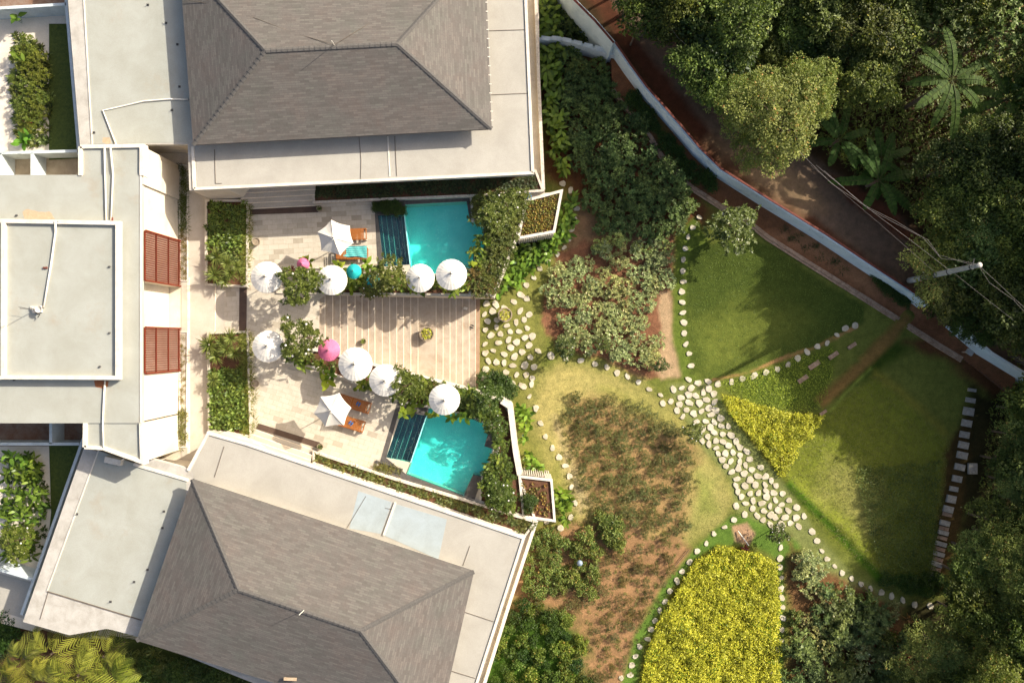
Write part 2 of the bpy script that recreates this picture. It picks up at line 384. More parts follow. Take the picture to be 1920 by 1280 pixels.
# ---------------------------------------------------------------- foliage geometry
def unit(a): return a / (np.linalg.norm(a, axis=-1, keepdims=True) + 1e-9)
def kites(C, D, U, L, W, fold=.12, droop=.0):
    D = unit(D); Sd = unit(np.cross(D, U)); Nn = np.cross(Sd, D); n = len(C); L = np.broadcast_to(L, n)[:, None]; W = np.broadcast_to(W, n)[:, None]
    mid = C + D * L * .48 - np.array([0, 0, 1.]) * L * droop * .3; tip = C + D * L - np.array([0, 0, 1.]) * L * droop
    v = np.stack([C, mid + Sd * W / 2 + Nn * W * fold, tip, mid - Sd * W / 2 + Nn * W * fold], 1).reshape(-1, 3)
    f = np.arange(n * 4).reshape(-1, 4); return v, f
def leafobj(name, parts, vals, mat, parent=None):
    vs = []; fs = []; at = []; b = 0
    for (v, f), a in zip(parts, vals):
        vs.append(v); fs.append(f + b); b += len(v); at.append(np.repeat(a, len(v) // len(a)))
    v = np.concatenate(vs); f = np.concatenate(fs)
    me = bpy.data.meshes.new(name); me.vertices.add(len(v)); me.vertices.foreach_set('co', v.astype(np.float32).ravel())
    nf = len(f); k = f.shape[1]; me.loops.add(nf * k); me.loops.foreach_set('vertex_index', f.astype(np.int32).ravel())
    me.polygons.add(nf); me.polygons.foreach_set('loop_start', np.arange(0, nf * k, k, dtype=np.int32))
    me.update(calc_edges=True); a = me.attributes.new('v', 'FLOAT', 'POINT'); a.data.foreach_set('value', np.concatenate(at).astype(np.float32))
    me.materials.append(mat); o = bpy.data.objects.new(name, me); COL.objects.link(o); o.parent = parent; return o
def strips(C, D, L, W, droop, nseg=4, prof=None):
    """long arched leaves: C base, D unit dir, L length, W width arrays"""
    n = len(C); D = unit(D); L = np.broadcast_to(L, n); W = np.broadcast_to(W, n); droop = np.broadcast_to(droop, n)
    Sd = np.cross(D, [0, 0, 1.]); Sd = unit(Sd + 1e-4); rows = []
    prof = prof or [.35, .9, 1, .75, .05]
    for i in range(nseg + 1):
        t = i / nseg; c = C + D * (L * t)[:, None] - np.array([0, 0, 1.]) * (L * droop * t * t)[:, None]
        wv = (W * np.interp(t, np.linspace(0, 1, len(prof)), prof) / 2)[:, None]
        rows += [c + Sd * wv, c - Sd * wv]
    v = np.stack(rows, 1).reshape(-1, 3); f = []
    base = np.arange(n)[:, None] * (2 * (nseg + 1))
    for i in range(nseg): f.append(base + np.array([[2 * i, 2 * i + 1, 2 * i + 3, 2 * i + 2]]))
    return v, np.stack(f, 1).reshape(-1, 4)
def crown(rg, R, Hh, ncl, nlf, leafL, leafW, clR, zc, whorl=False, mat=None, parent=None, name='crown', flat=.0, droop=.15):
    """clumped crown: clump centres through an uneven dome, leaves on and in each clump"""
    th = rg.uniform(0, 2 * np.pi, ncl); u = rg.uniform(-.25, 1, ncl); q = np.sqrt(np.clip(1 - u * u, 0, 1)); rr = rg.uniform(.45, 1, ncl) ** .5
    lump = 1 + .22 * np.sin(3 * th + rg.uniform(0, 6)) + .14 * np.sin(5 * th + rg.uniform(0, 6)) + rg.normal(0, .1, ncl)
    cc = np.stack([np.cos(th) * q * R * rr * lump, np.sin(th) * q * R * rr * lump, u * Hh * rr * (1 + rg.normal(0, .12, ncl))], 1)
    cc[:, 2] += zc; cs = clR * rg.uniform(.6, 1.35, ncl); cv = rg.uniform(0, 1, ncl)
    idx = np.repeat(np.arange(ncl), nlf); n = len(idx)
    if whorl:
        a = rg.uniform(0, 2 * np.pi, n); el = rg.uniform(-.15, .7, n)
        D = np.stack([np.cos(a) * np.cos(el), np.sin(a) * np.cos(el), np.sin(el)], 1)
        C = cc[idx] + rg.normal(0, .02, (n, 3)); U = np.tile([0, 0, 1.], (n, 1)) + rg.normal(0, .2, (n, 3))
    else:
        d = unit(rg.normal(0, 1, (n, 3))); d[:, 2] = np.abs(d[:, 2]) * .8 - .15
        C = cc[idx] + d * (cs[idx] * rg.uniform(.3, 1, n) ** .5)[:, None]
        D = unit(d + rg.normal(0, .7, (n, 3)) + [0, 0, -.1]); U = unit(rg.normal(0, .55, (n, 3)) + [0, 0, 1.])
    L = leafL * rg.uniform(.65, 1.25, n); W = leafW * rg.uniform(.7, 1.2, n)
    hz = (C[:, 2] - zc) / Hh
    val = np.clip(.45 * cv[idx] + .5 * rg.random(n) + .0 * hz, 0, 1); val = np.where(rg.random(n) > .97, .99, val * .9)
    return leafobj(name, [kites(C, D, U, L, W, droop=droop)], [val], mat, parent), cc
def trunk(parent, rg, h, r, cc=None, nb=7, lean=.0, zb=0, mat=None):
    m = MB(); top = Vector((lean, lean * .5, h)); m.tube([(0, 0, zb - .2), (lean * .2, 0, h * .4), top], r, 7, r * .6)
    if cc is not None:
        for i in rg.choice(len(cc), min(nb, len(cc)), replace=False):
            c = Vector(cc[i]); mid = top.lerp(c, .5) + Vector((0, 0, -.08)); m.tube([top * .92, mid, c], r * .42, 5, r * .12)
    return m.out('trunk', mat or M['bark'], parent)
def tree_proto(seed, R, Hh, zc, ncl, nlf, lL, lW, clR, mat, whorl=False, name='tree', tr=.11, lean=.1, flowers=False):
    def make():
        rg = np.random.default_rng(seed); o = root(name, (0, 0, 0), 'tree', 'tree')
        _, cc = crown(rg, R, Hh, ncl, nlf, lL, lW, clR, zc, whorl, M[mat], o)
        trunk(o, rg, zc - Hh * .15, tr, cc, 9, lean)
        if flowers:
            m = MB()
            for i in rg.choice(len(cc), 8, replace=False): m.lathe(cc[i] + np.array([0, 0, .12]), [(.03, 0), (.07, .03), (.02, .05)], 6)
            m.out('blossom', M['fabric'], o)
        return o
    return Proto(make)
def shrub_proto(seed, R, Hh, ncl, nlf, lL, lW, clR, mat, whorl=True, name='shrub', zc=None):
    def make():
        rg = np.random.default_rng(seed); o, cc = crown(rg, R, Hh, ncl, nlf, lL, lW, clR, zc if zc is not None else Hh * .45, whorl, M[mat], None, name); return o
    return Proto(make)
def strap_proto(seed, n, L, W, droop, mat, up=(.2, 1.1), name='strap_leaf_plant', prof=None, heads=1, spread=.0):
    def make():
        rg = np.random.default_rng(seed); a = rg.uniform(0, 2 * np.pi, n); el = rg.uniform(up[0], up[1], n)
        D = np.stack([np.cos(a) * np.cos(el), np.sin(a) * np.cos(el), np.sin(el)], 1); hd = rg.integers(0, heads, n)
        hc = np.stack([rg.normal(0, spread, heads), rg.normal(0, spread, heads), np.zeros(heads)], 1)
        C = hc[hd] + np.stack([np.cos(a) * .03, np.sin(a) * .03, np.zeros(n)], 1)
        v = strips(C, D, L * rg.uniform(.6, 1.1, n), W * rg.uniform(.8, 1.2, n), droop * rg.uniform(.5, 1.3, n), 3, prof)
        val = rg.uniform(0, .98, n); val = np.repeat(val, 1)
        o = leafobj(name, [v], [val], M[mat]); return o
    return Proto(make)
def canna_proto(seed, n=14, L=.5, W=.17, mat='lf_canna', name='broadleaf_plant'):
    def make():
        rg = np.random.default_rng(seed); a = rg.uniform(0, 2 * np.pi, n); el = rg.uniform(.0, 1.0, n)
        D = np.stack([np.cos(a) * np.cos(el), np.sin(a) * np.cos(el), np.sin(el)], 1)
        C = np.stack([rg.normal(0, .12, n), rg.normal(0, .12, n), rg.uniform(.15, .75, n)], 1)
        v = strips(C, D, L * rg.uniform(.6, 1.2, n), W * rg.uniform(.8, 1.2, n), rg.uniform(.1, .5, n), 4, [.15, .85, 1, .7, .04])
        st = strips(np.stack([rg.normal(0, .1, 6), rg.normal(0, .1, 6), np.zeros(6)], 1), np.stack([rg.normal(0, .1, 6), rg.normal(0, .1, 6), np.ones(6)], 1), .7, .04, 0., 4, [1, 1, 1, 1])
        return leafobj(name, [v, st], [rg.random(n), np.full(6, .2)], M[mat])
    return Proto(make)
def banana_proto(seed, n, L, W, h, torn=.5):
    def make():
        rg = np.random.default_rng(seed); o = root('banana_plant', (0, 0, 0), 'x', 'plant')
        MB().tube([(0, 0, -.3), (.03, 0, h * .5), (0, 0, h)], .13, 9, .08).out('trunk', M['lf_grass'] if False else M['bark'], o)
        for k in range(n):
            a = 2 * math.pi * (k + rg.uniform(-.3, .3)) / n; el = rg.uniform(.05, .6); LL = L * rg.uniform(.6, 1.1); dr = rg.uniform(.2, .55)
            d = np.array([math.cos(a) * math.cos(el), math.sin(a) * math.cos(el), math.sin(el)]); sd = np.array([-math.sin(a), math.cos(a), 0])
            ns = 26; V = []; F = []; A = []
            for side in (1, -1):
                for i in range(ns):
                    t0, t1 = .1 + .9 * i / ns, .1 + .9 * (i + 1) / ns
                    pt = lambda t: np.array([0, 0, h]) + d * LL * t - np.array([0, 0, LL * dr * t * t])
                    wd = lambda t: W / 2 * min(1, (t - .06) * 6) * (1 - max(0, (t - .7) / .3) ** 2 * .9)
                    gap = rg.uniform(.0, .035) if rg.random() < torn else 0
                    sag = rg.uniform(.05, .28) * (1 if rg.random() < torn else .4); k0 = len(V)
                    ww = wd((t0 + t1) / 2) * rg.uniform(.9, 1.02) if torn > .2 else None
                    e0 = ww if ww else wd(t0); e1 = ww if ww else wd(t1)
                    slant = d * .06
                    V += [pt(t0), pt(t1), pt(t1) + sd * side * e1 + slant - [0, 0, sag * e1 * 1.3] - d * gap * LL * .3, pt(t0) + sd * side * e0 + slant - [0, 0, sag * e0 * 1.3]]
                    F.append([k0, k0 + 1, k0 + 2, k0 + 3]); A.append(rg.uniform(.2, .7))
            # pale midrib
            rib = []; 
            for i in range(9): rib.append(Vector(np.array([0, 0, h + .012]) + d * LL * i / 8 - np.array([0, 0, LL * dr * (i / 8) ** 2])))
            lf = leafobj('leaf', [(np.array(V), np.array(F))], [np.array(A)], M['lf_banana'], o)
            MB().tube(rib, .022, 4, .006).out('midrib', M['lf_grass'], lf)
        return o
    return Proto(make)
def palm_proto(seed, nf, L, h, nl=12, lw=.055):
    def make():
        rg = np.random.default_rng(seed); o = root('palm_tree', (0, 0, 0), 'x', 'palm')
        m = MB()
        for q in range(3): m.tube([(rg.uniform(-.2, .2), rg.uniform(-.2, .2), -.3), (rg.uniform(-.1, .1), rg.uniform(-.1, .1), h)], .06, 7, .045)
        m.out('trunk', M['bark'], o); P_ = []; A_ = []
        for k in range(nf):
            a = 2 * math.pi * (k + rg.uniform(-.4, .4)) / nf; el = rg.uniform(.25, 1.0); LL = L * rg.uniform(.7, 1.1); dr = rg.uniform(.45, .8)
            d = np.array([math.cos(a) * math.cos(el), math.sin(a) * math.cos(el), math.sin(el)]); t = np.linspace(.18, 1, nl)
            base = np.array([rg.uniform(-.1, .1), rg.uniform(-.1, .1), h]) + d * (LL * t)[:, None] - np.array([0, 0, 1.]) * (LL * dr * t * t)[:, None]
            tang = unit(d[None] - np.array([0, 0, 1.])[None] * (2 * dr * t)[:, None]); sd = np.array([-math.sin(a), math.cos(a), 0])
            tone = rg.uniform(0, .5)
            for side in (1, -1):
                D = unit(tang * .7 + sd * side * .75 + [0, 0, .1]); ll = LL * .34 * np.sin(np.clip(t * 2.7, .5, 2.85)) + .06
                P_.append(strips(base, D, ll, lw, .45, 3, [.6, 1, .7, .05])); A_.append(np.clip(rg.uniform(0, .6, nl) + tone, 0, 1))
        leafobj('crown', P_, A_, M['lf_palm'], o); return o
    return Proto(make)
# ================================================================ GROUND
def sheet(xr, yr, z, cell, default, regions, inside=None, mat=None, zf=None, holes=()):
    a = P(xr[0], yr[1], z); b = P(xr[1], yr[0], z)
    nx = int((b.x - a.x) / cell) + 1; ny = int((b.y - a.y) / cell) + 1
    X, Y = np.meshgrid(np.linspace(a.x, b.x, nx), np.linspace(a.y, b.y, ny)); k = (H - z) / H / S
    PX = X / k + 960; PY = 640 - Y / k
    wob = (fbm(X * .9 + 31, Y * .9) - .5); wob2 = (fbm(X * 3.1, Y * 3.1 + 17) - .5); blot = fbm(X * .55 + 5, Y * .55 + 3)
    Cc = np.tile(np.array(hexc(default[1])[:3]), (ny, nx, 1)); cls = np.zeros((ny, nx), int); names = [default[0]]
    for nm, poly, col, soft, amp in regions:
        d = sdist(PX, PY, poly) * k + wob * amp * 2.2 + wob2 * amp * .9
        t = np.clip(d / soft + .5, 0, 1)[..., None]; Cc = Cc * (1 - t) + np.array(hexc(col)[:3]) * t
        if nm not in names: names.append(nm)
        cls = np.where(t[..., 0] > .5, names.index(nm), cls)
    Cc *= (.86 + .3 * blot)[..., None]
    Z = np.full(X.shape, z) + (fbm(X * .5, Y * .5) - .5) * .06
    if zf is not None: Z = Z + zf(PX, PY)
    ok = np.ones((ny - 1, nx - 1), bool); cx = (PX[1:, 1:] + PX[:-1, :-1]) / 2; cy = (PY[1:, 1:] + PY[:-1, :-1]) / 2
    if inside is not None: ok &= inpoly(cx, cy, inside)
    for h in holes: ok &= ~inpoly(cx, cy, h)
    idx = np.arange(nx * ny).reshape(ny, nx); fc = cls[1:, 1:]
    V = np.stack([X, Y, Z], -1).reshape(-1, 3); CC = np.concatenate([Cc, np.ones((ny, nx, 1))], -1).reshape(-1, 4)
    for ci, nm in enumerate(names):
        s = ok & (fc == ci)
        if not s.any(): continue
        q = np.stack([idx[:-1, :-1][s], idx[:-1, 1:][s], idx[1:, 1:][s], idx[1:, :-1][s]], 1)
        u, inv = np.unique(q, return_inverse=True); q = inv.reshape(-1, 4)
        me = bpy.data.meshes.new(nm); me.vertices.add(len(u)); me.vertices.foreach_set('co', V[u].astype(np.float32).ravel())
        me.loops.add(q.size); me.loops.foreach_set('vertex_index', q.astype(np.int32).ravel())
        me.polygons.add(len(q)); me.polygons.foreach_set('loop_start', np.arange(0, q.size, 4, dtype=np.int32)); me.update(calc_edges=True)
        me.polygons.foreach_set('use_smooth', [True] * len(q))
        ca = me.color_attributes.new('Col', 'FLOAT_COLOR', 'POINT'); ca.data.foreach_set('color', CC[u].astype(np.float32).ravel())
        me.materials.append(mat or M['ground']); o = bpy.data.objects.new(nm, me); COL.objects.link(o); o['kind'] = 'structure'
def strip_poly(path, wd):
    L = []; Rr = []
    for i, (x, y) in enumerate(path):
        x0, y0 = path[max(i - 1, 0)]; x1, y1 = path[min(i + 1, len(path) - 1)]; d = math.hypot(x1 - x0, y1 - y0); nx, ny = -(y1 - y0) / d, (x1 - x0) / d
        L.append((x + nx * wd / 2, y + ny * wd / 2)); Rr.append((x - nx * wd / 2, y - ny * wd / 2))
    return L + Rr[::-1]
WALLTOP = [(1052, -40), (1077, 0), (1115, 38), (1151, 80), (1180, 122), (1210, 163), (1272, 233), (1310, 278), (1350, 317), (1440, 374), (1547, 440), (1640, 502), (1700, 541), (1745, 572)]
WALL2 = [(1800, 610), (1860, 662), (1935, 708), (2100, 800)]
KERB = [(1150, 168), (1165, 190), (1222, 258), (1242, 292), (1270, 322), (1295, 348), (1360, 390), (1400, 411), (1440, 443), (1527, 498), (1627, 560), (1715, 616), (1760, 645), (1805, 672)]
GR, GL, GDk, DRY, SOIL, SOILL, SOILD = '66702c', '54651e', '3c481a', '9a8a4c', '7c5640', 'a08066', '4c3322'
BANK = [(1535, 758), (1560, 735), (1610, 685), (1650, 640), (1690, 592)]
BANK2 = [(1632, 700), (1670, 722), (1720, 765), (1770, 815)]
def garden_z(X, Y):
    z = np.zeros(X.shape)
    for path, wd, h in ((BANK, 13, .22), (BANK2, 14, .12), ([(1477, 900), (1520, 940), (1590, 1000), (1650, 1075)], 12, .18)):
        d = np.full(X.shape, 1e9)
        for (x0, y0), (x1, y1) in zip(path[:-1], path[1:]):
            dx, dy = x1 - x0, y1 - y0; t = np.clip(((X - x0) * dx + (Y - y0) * dy) / (dx * dx + dy * dy), 0, 1); d = np.minimum(d, np.hypot(X - x0 - t * dx, Y - y0 - t * dy))
        z += h * np.exp(-(d / wd) ** 2)
    d = np.full(X.shape, 1e9)
    for (x0, y0), (x1, y1) in zip(KERB[2:-1], KERB[3:]):
        dx, dy = x1 - x0, y1 - y0; t = np.clip(((X - x0) * dx + (Y - y0) * dy) / (dx * dx + dy * dy), 0, 1); d = np.minimum(d, np.hypot(X - x0 - t * dx, Y - y0 - t * dy))
    return z + .75 * np.clip(1 - (d - 12) / 190, 0, 1) ** 1.5
def gz(x, y): return float(garden_z(np.array([float(x)]), np.array([float(y)]))[0])
LAWN1 = [(1292, 470), (1340, 455), (1400, 450), (1450, 470), (1530, 525), (1610, 575), (1610, 605), (1540, 645), (1450, 680), (1380, 700), (1330, 712), (1296, 700), (1284, 600), (1286, 520)]
BED_MID = [(1095, 455), (1180, 462), (1268, 440), (1262, 520), (1258, 640), (1284, 700), (1240, 712), (1180, 700), (1130, 672), (1050, 660), (1020, 610), (1022, 540), (1045, 485)]
BED_UP = [(1040, 90), (1140, 108), (1180, 170), (1245, 275), (1310, 360), (1330, 400), (1310, 440), (1270, 455), (1180, 462), (1120, 455), (1095, 410), (1075, 370), (1050, 300), (1040, 200)]
DRYP = [(1010, 700), (1060, 678), (1140, 690), (1200, 722), (1262, 775), (1310, 840), (1350, 880), (1372, 930), (1355, 975), (1300, 1005), (1240, 1020), (1120, 1010), (1075, 960), (1048, 880), (1010, 820), (998, 760)]
YEL1 = [(1348, 735), (1400, 752), (1465, 770), (1542, 778), (1520, 815), (1492, 842), (1478, 880), (1462, 892), (1430, 850), (1395, 806), (1366, 778)]
YEL2 = [(1300, 1052), (1345, 1020), (1400, 1030), (1455, 1050), (1460, 1120), (1456, 1300), (1195, 1300), (1212, 1212), (1240, 1150), (1262, 1110)]
regs = [
    ('lawn', [(860, 540), (1010, 500), (1060, 420), (1020, 330), (1090, 350), (1100, 460), (1030, 620), (1010, 700), (990, 760), (1050, 900), (1090, 1000), (1000, 1010), (940, 900), (860, 740)], '74743a', .9, .3),
    ('soil', [(1010, 60), (1080, 70), (1090, 330), (1060, 360), (1015, 330)], '5d4026', .8, .4),
    ('soil', BED_UP, '5f4029', .7, .4),
    ('soil', [(1085, 380), (1130, 400), (1270, 470), (1265, 500), (1120, 480), (1060, 470)], '80654a', .8, .5),
    ('soil', BED_MID, SOIL, .3, .35),
    ('soil', [(1235, 545), (1258, 545), (1262, 640), (1288, 702), (1240, 714), (1228, 690), (1240, 640)], 'ab9070', .3, .2),
    ('lawn', [(1264, 440), (1300, 410), (1330, 460), (1298, 520), (1296, 690), (1340, 720), (1280, 716), (1262, 640)], '5d6b2a', .3, .1),
    ('lawn', LAWN1, '465220', .25, .12), ('lawn', [(1300, 600), (1420, 560), (1520, 600), (1420, 680), (1320, 700)], '626a2c', 2.0, .6),
    ('soil', strip_poly([(1335, 712), (1400, 700), (1450, 678), (1530, 650), (1600, 612)], 5), 'a07a50', .12, .15),
    ('lawn', DRYP, 'a3975c', 1.4, .5),
    ('lawn', [(1120, 720), (1200, 740), (1270, 800), (1180, 800)], '8c8a48', 1.2, .6), ('lawn', [(1295, 860), (1340, 900), (1345, 960), (1300, 990)], '828544', 1.2, .4),
    ('soil', [(1075, 745), (1150, 752), (1240, 800), (1298, 840), (1300, 930), (1270, 1010), (1150, 1010), (1090, 940), (1056, 830)], '967a52', 1.2, .7),
    ('soil', [(985, 1000), (1060, 990), (1130, 975), (1260, 1010), (1300, 1035), (1270, 1075), (1235, 1130), (1200, 1190), (1170, 1300), (900, 1340), (930, 1180), (970, 1080)], '91704f', .7, .6),
    ('lawn', [(900, 1150), (1010, 1140), (1090, 1180), (1100, 1310), (880, 1320)], '3f5a1c', 1.5, .8),
    ('soil', [(1040, 780), (1075, 860), (1110, 950), (1085, 960), (1055, 880)], 'a4946a', .8, .3),
    ('lawn', [(1370, 965), (1480, 965), (1520, 1010), (1470, 1060), (1465, 1300), (1455, 1300), (1455, 1050), (1400, 1010), (1300, 1050), (1255, 1110), (1205, 1210), (1190, 1300), (1160, 1300), (1190, 1190), (1240, 1100), (1300, 1030)], '57702c', .3, .12),
    ('lawn', [(1250, 720), (1330, 715), (1360, 760), (1400, 820), (1480, 910), (1530, 1000), (1600, 1080), (1700, 1130), (1690, 1150), (1560, 1100), (1480, 1000), (1380, 960), (1370, 900), (1310, 830)], '757a46', .3, .12),
    ('soil', YEL1, '6a6420', .3, .2), ('soil', YEL2, '5e5a1c', .3, .2),
    ('lawn', [(1350, 715), (1450, 690), (1560, 640), (1560, 700), (1530, 760), (1465, 768), (1400, 750)], '566324', .6, .3),
    ('lawn', [(1462, 895), (1480, 880), (1496, 842), (1545, 778), (1600, 730), (1640, 700), (1780, 830), (1760, 1000), (1740, 1090), (1650, 1085), (1560, 1010)], '6d7428', .5, .2),
    ('lawn', [(1560, 860), (1640, 900), (1660, 1000), (1600, 990), (1540, 930)], '868446', 1.6, .8),
    ('path', strip_poly([(1475, 905), (1530, 960), (1590, 1020), (1650, 1085)], 12), '50701c', .3, .1),
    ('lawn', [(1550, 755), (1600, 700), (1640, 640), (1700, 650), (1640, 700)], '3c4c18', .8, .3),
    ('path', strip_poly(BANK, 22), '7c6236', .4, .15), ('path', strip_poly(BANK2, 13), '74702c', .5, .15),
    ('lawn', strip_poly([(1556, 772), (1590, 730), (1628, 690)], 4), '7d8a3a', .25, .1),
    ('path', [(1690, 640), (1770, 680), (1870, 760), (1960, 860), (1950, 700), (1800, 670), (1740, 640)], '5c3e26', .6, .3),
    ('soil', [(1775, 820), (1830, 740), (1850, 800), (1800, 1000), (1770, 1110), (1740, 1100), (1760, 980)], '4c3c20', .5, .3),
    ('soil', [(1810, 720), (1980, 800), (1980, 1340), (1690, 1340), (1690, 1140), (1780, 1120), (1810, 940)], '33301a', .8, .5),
    ('soil', [(1478, 1010), (1520, 1060), (1600, 1100), (1690, 1140), (1700, 1340), (1480, 1340)], '6d5034', .5, .4),
    ('soil', [(1370, 985), (1400, 980), (1416, 1000), (1405, 1020), (1380, 1015)], 'a58568', .2, .1),
    ('soil', [(1675, 1200), (1712, 1200), (1716, 1320), (1670, 1320)], '5c3020', .5, .3),
]
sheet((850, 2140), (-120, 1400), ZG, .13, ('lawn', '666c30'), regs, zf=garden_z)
# land far beyond the frame
mk('ground', [(-900, -900, ZG - .6), (900, -900, ZG - .6), (900, 900, ZG - .6), (-900, 900, ZG - .6)], [(0, 1, 2, 3)], surf('far_ground', '4a4a26', '3c3c1e', scale=.05), kind='structure')
# lane bench behind the blue wall and planted soil strip below it
bench = WALLTOP + WALL2 + [(2250, 900), (2250, -250), (1000, -250)]
k_ = lambda pts, z0, z1: [tuple((lambda v: (v.x, v.y))(P(x, y, z1))) for x, y in pts]
MB().prism(k_(bench, 0, WT), ZG - .5, ZR - .05).out('ground', M['soil'], kind='structure')
ROADP = [(1150, 0), (1185, 60), (1255, 150), (1330, 245), (1420, 330), (1520, 405), (1620, 480), (1700, 545), (1760, 600), (1850, 690), (1960, 760), (1990, 700), (1860, 570), (1760, 480), (1700, 420), (1600, 350), (1500, 280), (1400, 220), (1320, 140), (1250, 60), (1200, -60), (1120, -60)]
sheet((1040, 2220), (-230, 900), ZR, .16, ('soil', '382a1a'), [
    ('soil', [(1050, -60), (1150, 60), (1250, 200), (1330, 300), (1450, 380), (1750, 580), (1900, 700), (1800, 560), (1560, 340), (1340, 170), (1220, 60), (1160, -60)], '4a2c1e', .5, .25),
    ('road', ROADP, '5b4c40', .5, .15), ('road', [(1330, 260), (1500, 330), (1560, 390), (1500, 400), (1400, 330)], '75604a', 1.2, .5), ('soil', [(1560, 330), (1640, 370), (1720, 440), (1760, 500), (1700, 450), (1600, 380)], '5a3626', .4, .3)],
    inside=[(px_of(Vector((*q, ZR)))) for q in k_(bench, 0, WT)], mat=M['road'])
strip_o = KERB + [px_of(Vector((*P(x, y, WT).xy, ZS))) for x, y in WALLTOP[::-1] + [(1140, 60)]]
strip_in = KERB + [(1830, 690), (1900, 740)] + [px_of(Vector((*P(x, y, WT).xy, ZS))) for x, y in WALL2[:3][::-1] + WALLTOP[::-1][:-3]]
MB().prism([tuple(P(x, y, ZS).xy) for x, y in strip_in], ZG - .4, ZS - .03).out('ground', M['soil'], kind='structure')
sheet((1120, 1960), (60, 800), ZS, .13, ('soil', '7d543a'), [('soil', [(1180, 200), (1240, 270), (1290, 330), (1260, 260), (1210, 170)], '6a5a30', .5, .3), ('soil', [(1440, 440), (1720, 600), (1745, 590), (1500, 430)], '9a6c4c', .7, .3)], inside=strip_in)
# ---- boundary walls
def straight_thing(name, label, cat, z, at=None):
    return root(name, at if at else (0, 0, 0), label, cat)
def simple(name, mb, mat, label, cat, group=None, parent=None):
    return tag(mb.out(name, mat, parent), label, cat, group)
bw = root('boundary_wall', P(1440, 374, ZS), 'long pale blue wall running diagonally between the lane and the garden', 'wall')
MB().wall(WALLTOP[3:], ZG, WT, .16).out('wall_face', M['bluewall'], bw)
MB().wall([(x + 3, y - 1) for x, y in WALLTOP[3:]], WT + .003, WT + .06, .12).out('coping', M['brickcap'], bw)
bw2 = root('boundary_wall', P(1100, 30, ZG), 'taller pale blue wall section at the top edge, left of the tree shaded lane', 'wall')
MB().wall(WALLTOP[:4], ZG, 1.0, .18).out('wall_face', M['bluewall'], bw2); MB().wall(WALLTOP[:4], 1.003, 1.06, .12).out('coping', M['brickcap'], bw2)
MB().wall(WALLTOP[:4] , .0, .1, .2).out('ledge', M['bluewall'], bw2)
simple('boundary_wall', MB().wall(WALL2, ZG, WT, .18), M['bluewall'], 'pale blue wall at the right edge behind a dark metal railing', 'wall')
fr = root('railing', P(1880, 690, ZS), 'dark metal railing in front of the pale blue wall at the right edge', 'railing')
rp = [(1868, 668), (1900, 690), (1935, 712)]
m = MB()
for dz in (0, .35, .7):
    m.tube([P(x, y, ZS) + Vector((0, 0, 1.4 + dz)) for x, y in rp], .03, 5)
m.out('rail', M['metal'], fr)
for x, y in ((1868, 668), (1882, 678), (1896, 687), (1910, 697), (1926, 706)): MB().tube([P(x, y, ZS), P(x, y, ZS) + Vector((0, 0, 2.12))], .03, 5).out('post', M['metal'], fr)
lw_ = root('garden_wall', P(1080, 80, ZG), 'whitewashed low wall branching left from the blue wall', 'wall')
MB().wall([(1008, 74), (1045, 71), (1077, 80), (1120, 93), (1156, 103)], ZG, -.9, .2).out('wall_face', M['whitewall'], lw_)
mm = MB()
for i in range(7):
    t = i / 7; mm.bar(P(1015 + 20 * i, 71 + 5 * max(0, i - 1.5), -.80), P(1031 + 20 * i, 73 + 5 * max(0, i - 1.2), -.80), .26, .12)
mm.out('coping', M['whitewall'], lw_)
kb = root('kerb', P(1440, 443, ZG), 'weathered stone kerb edging the brown soil strip below the blue wall', 'kerb')
MB().wall(KERB, ZG - .1, ZS + .04, .22).out('kerb_stones', M['kerb'], kb)
MB().wall([(x - 3, y + 5) for x, y in KERB[2:]], ZG - .1, ZS - .02, .14).out('drain_ledge', M['kerb'], kb)
# ================================================================ VILLA TERRACE PLATFORM
POOL1 = [(759, 384), (874, 378), (879, 385), (881, 415), (905, 416), (908, 474), (887, 480), (887, 506), (840, 512), (772, 514), (770, 494), (759, 402)]
STEP1 = [(706, 404), (759, 402), (770, 496), (717, 500)]
POOL2 = [(806, 763), (870, 776), (919, 800), (908, 836), (923, 841), (905, 893), (887, 890), (868, 929), (762.5, 889), (771, 867), (801, 779)]
STEP2 = [(753, 772), (801, 779), (771, 867), (724, 857.5)]
PIT1 = [(706, 404), (759, 402), (759, 384), (874, 378), (879, 385), (881, 415), (905, 416), (908, 474), (887, 480), (887, 506), (840, 512), (772, 514), (770, 496), (717, 500)]
PIT2 = [(753, 772), (801, 779), (806, 763), (870, 776), (919, 800), (908, 836), (923, 841), (905, 893), (887, 890), (868, 929), (762.5, 889), (771, 867), (724, 857.5)]
def holed(outer, holes, z0, z1):
    from mathutils.geometry import tessellate_polygon
    lp = [[P(x, y, z1) for x, y in L] for L in [outer] + holes]; m = MB(); tot = sum(len(L) for L in lp)
    for L in lp: m.v += [tuple(v) for v in L]
    for L in lp: m.v += [(v.x, v.y, z0) for v in L]
    m.f += [tuple(t) for t in tessellate_polygon(lp)]; b = 0
    for L in lp:
        n = len(L)
        for i in range(n): m.f.append((b + i, b + (i + 1) % n, tot + b + (i + 1) % n, tot + b + i))
        b += n
    return m
holed([(-260, -260), (1006, -260), (1012, 120), (1019, 362), (1052, 360), (1038, 437), (970, 448), (926, 557), (597, 553), (597, 655), (893, 733), (944, 752), (962, 782), (973, 893), (1036, 900), (1041, 978), (1006, 976), (958, 1122), (890, 1340), (-260, 1500)], [PIT1, PIT2], ZG - .3, -.03).out('pavement', M['plaster'], kind='structure')
def flat(name, pts, z, mat, th=.02, kind='structure', parent=None):
    return MB().pp(pts, z - th, z).out(name, mat, parent, kind=kind if parent is None else None)
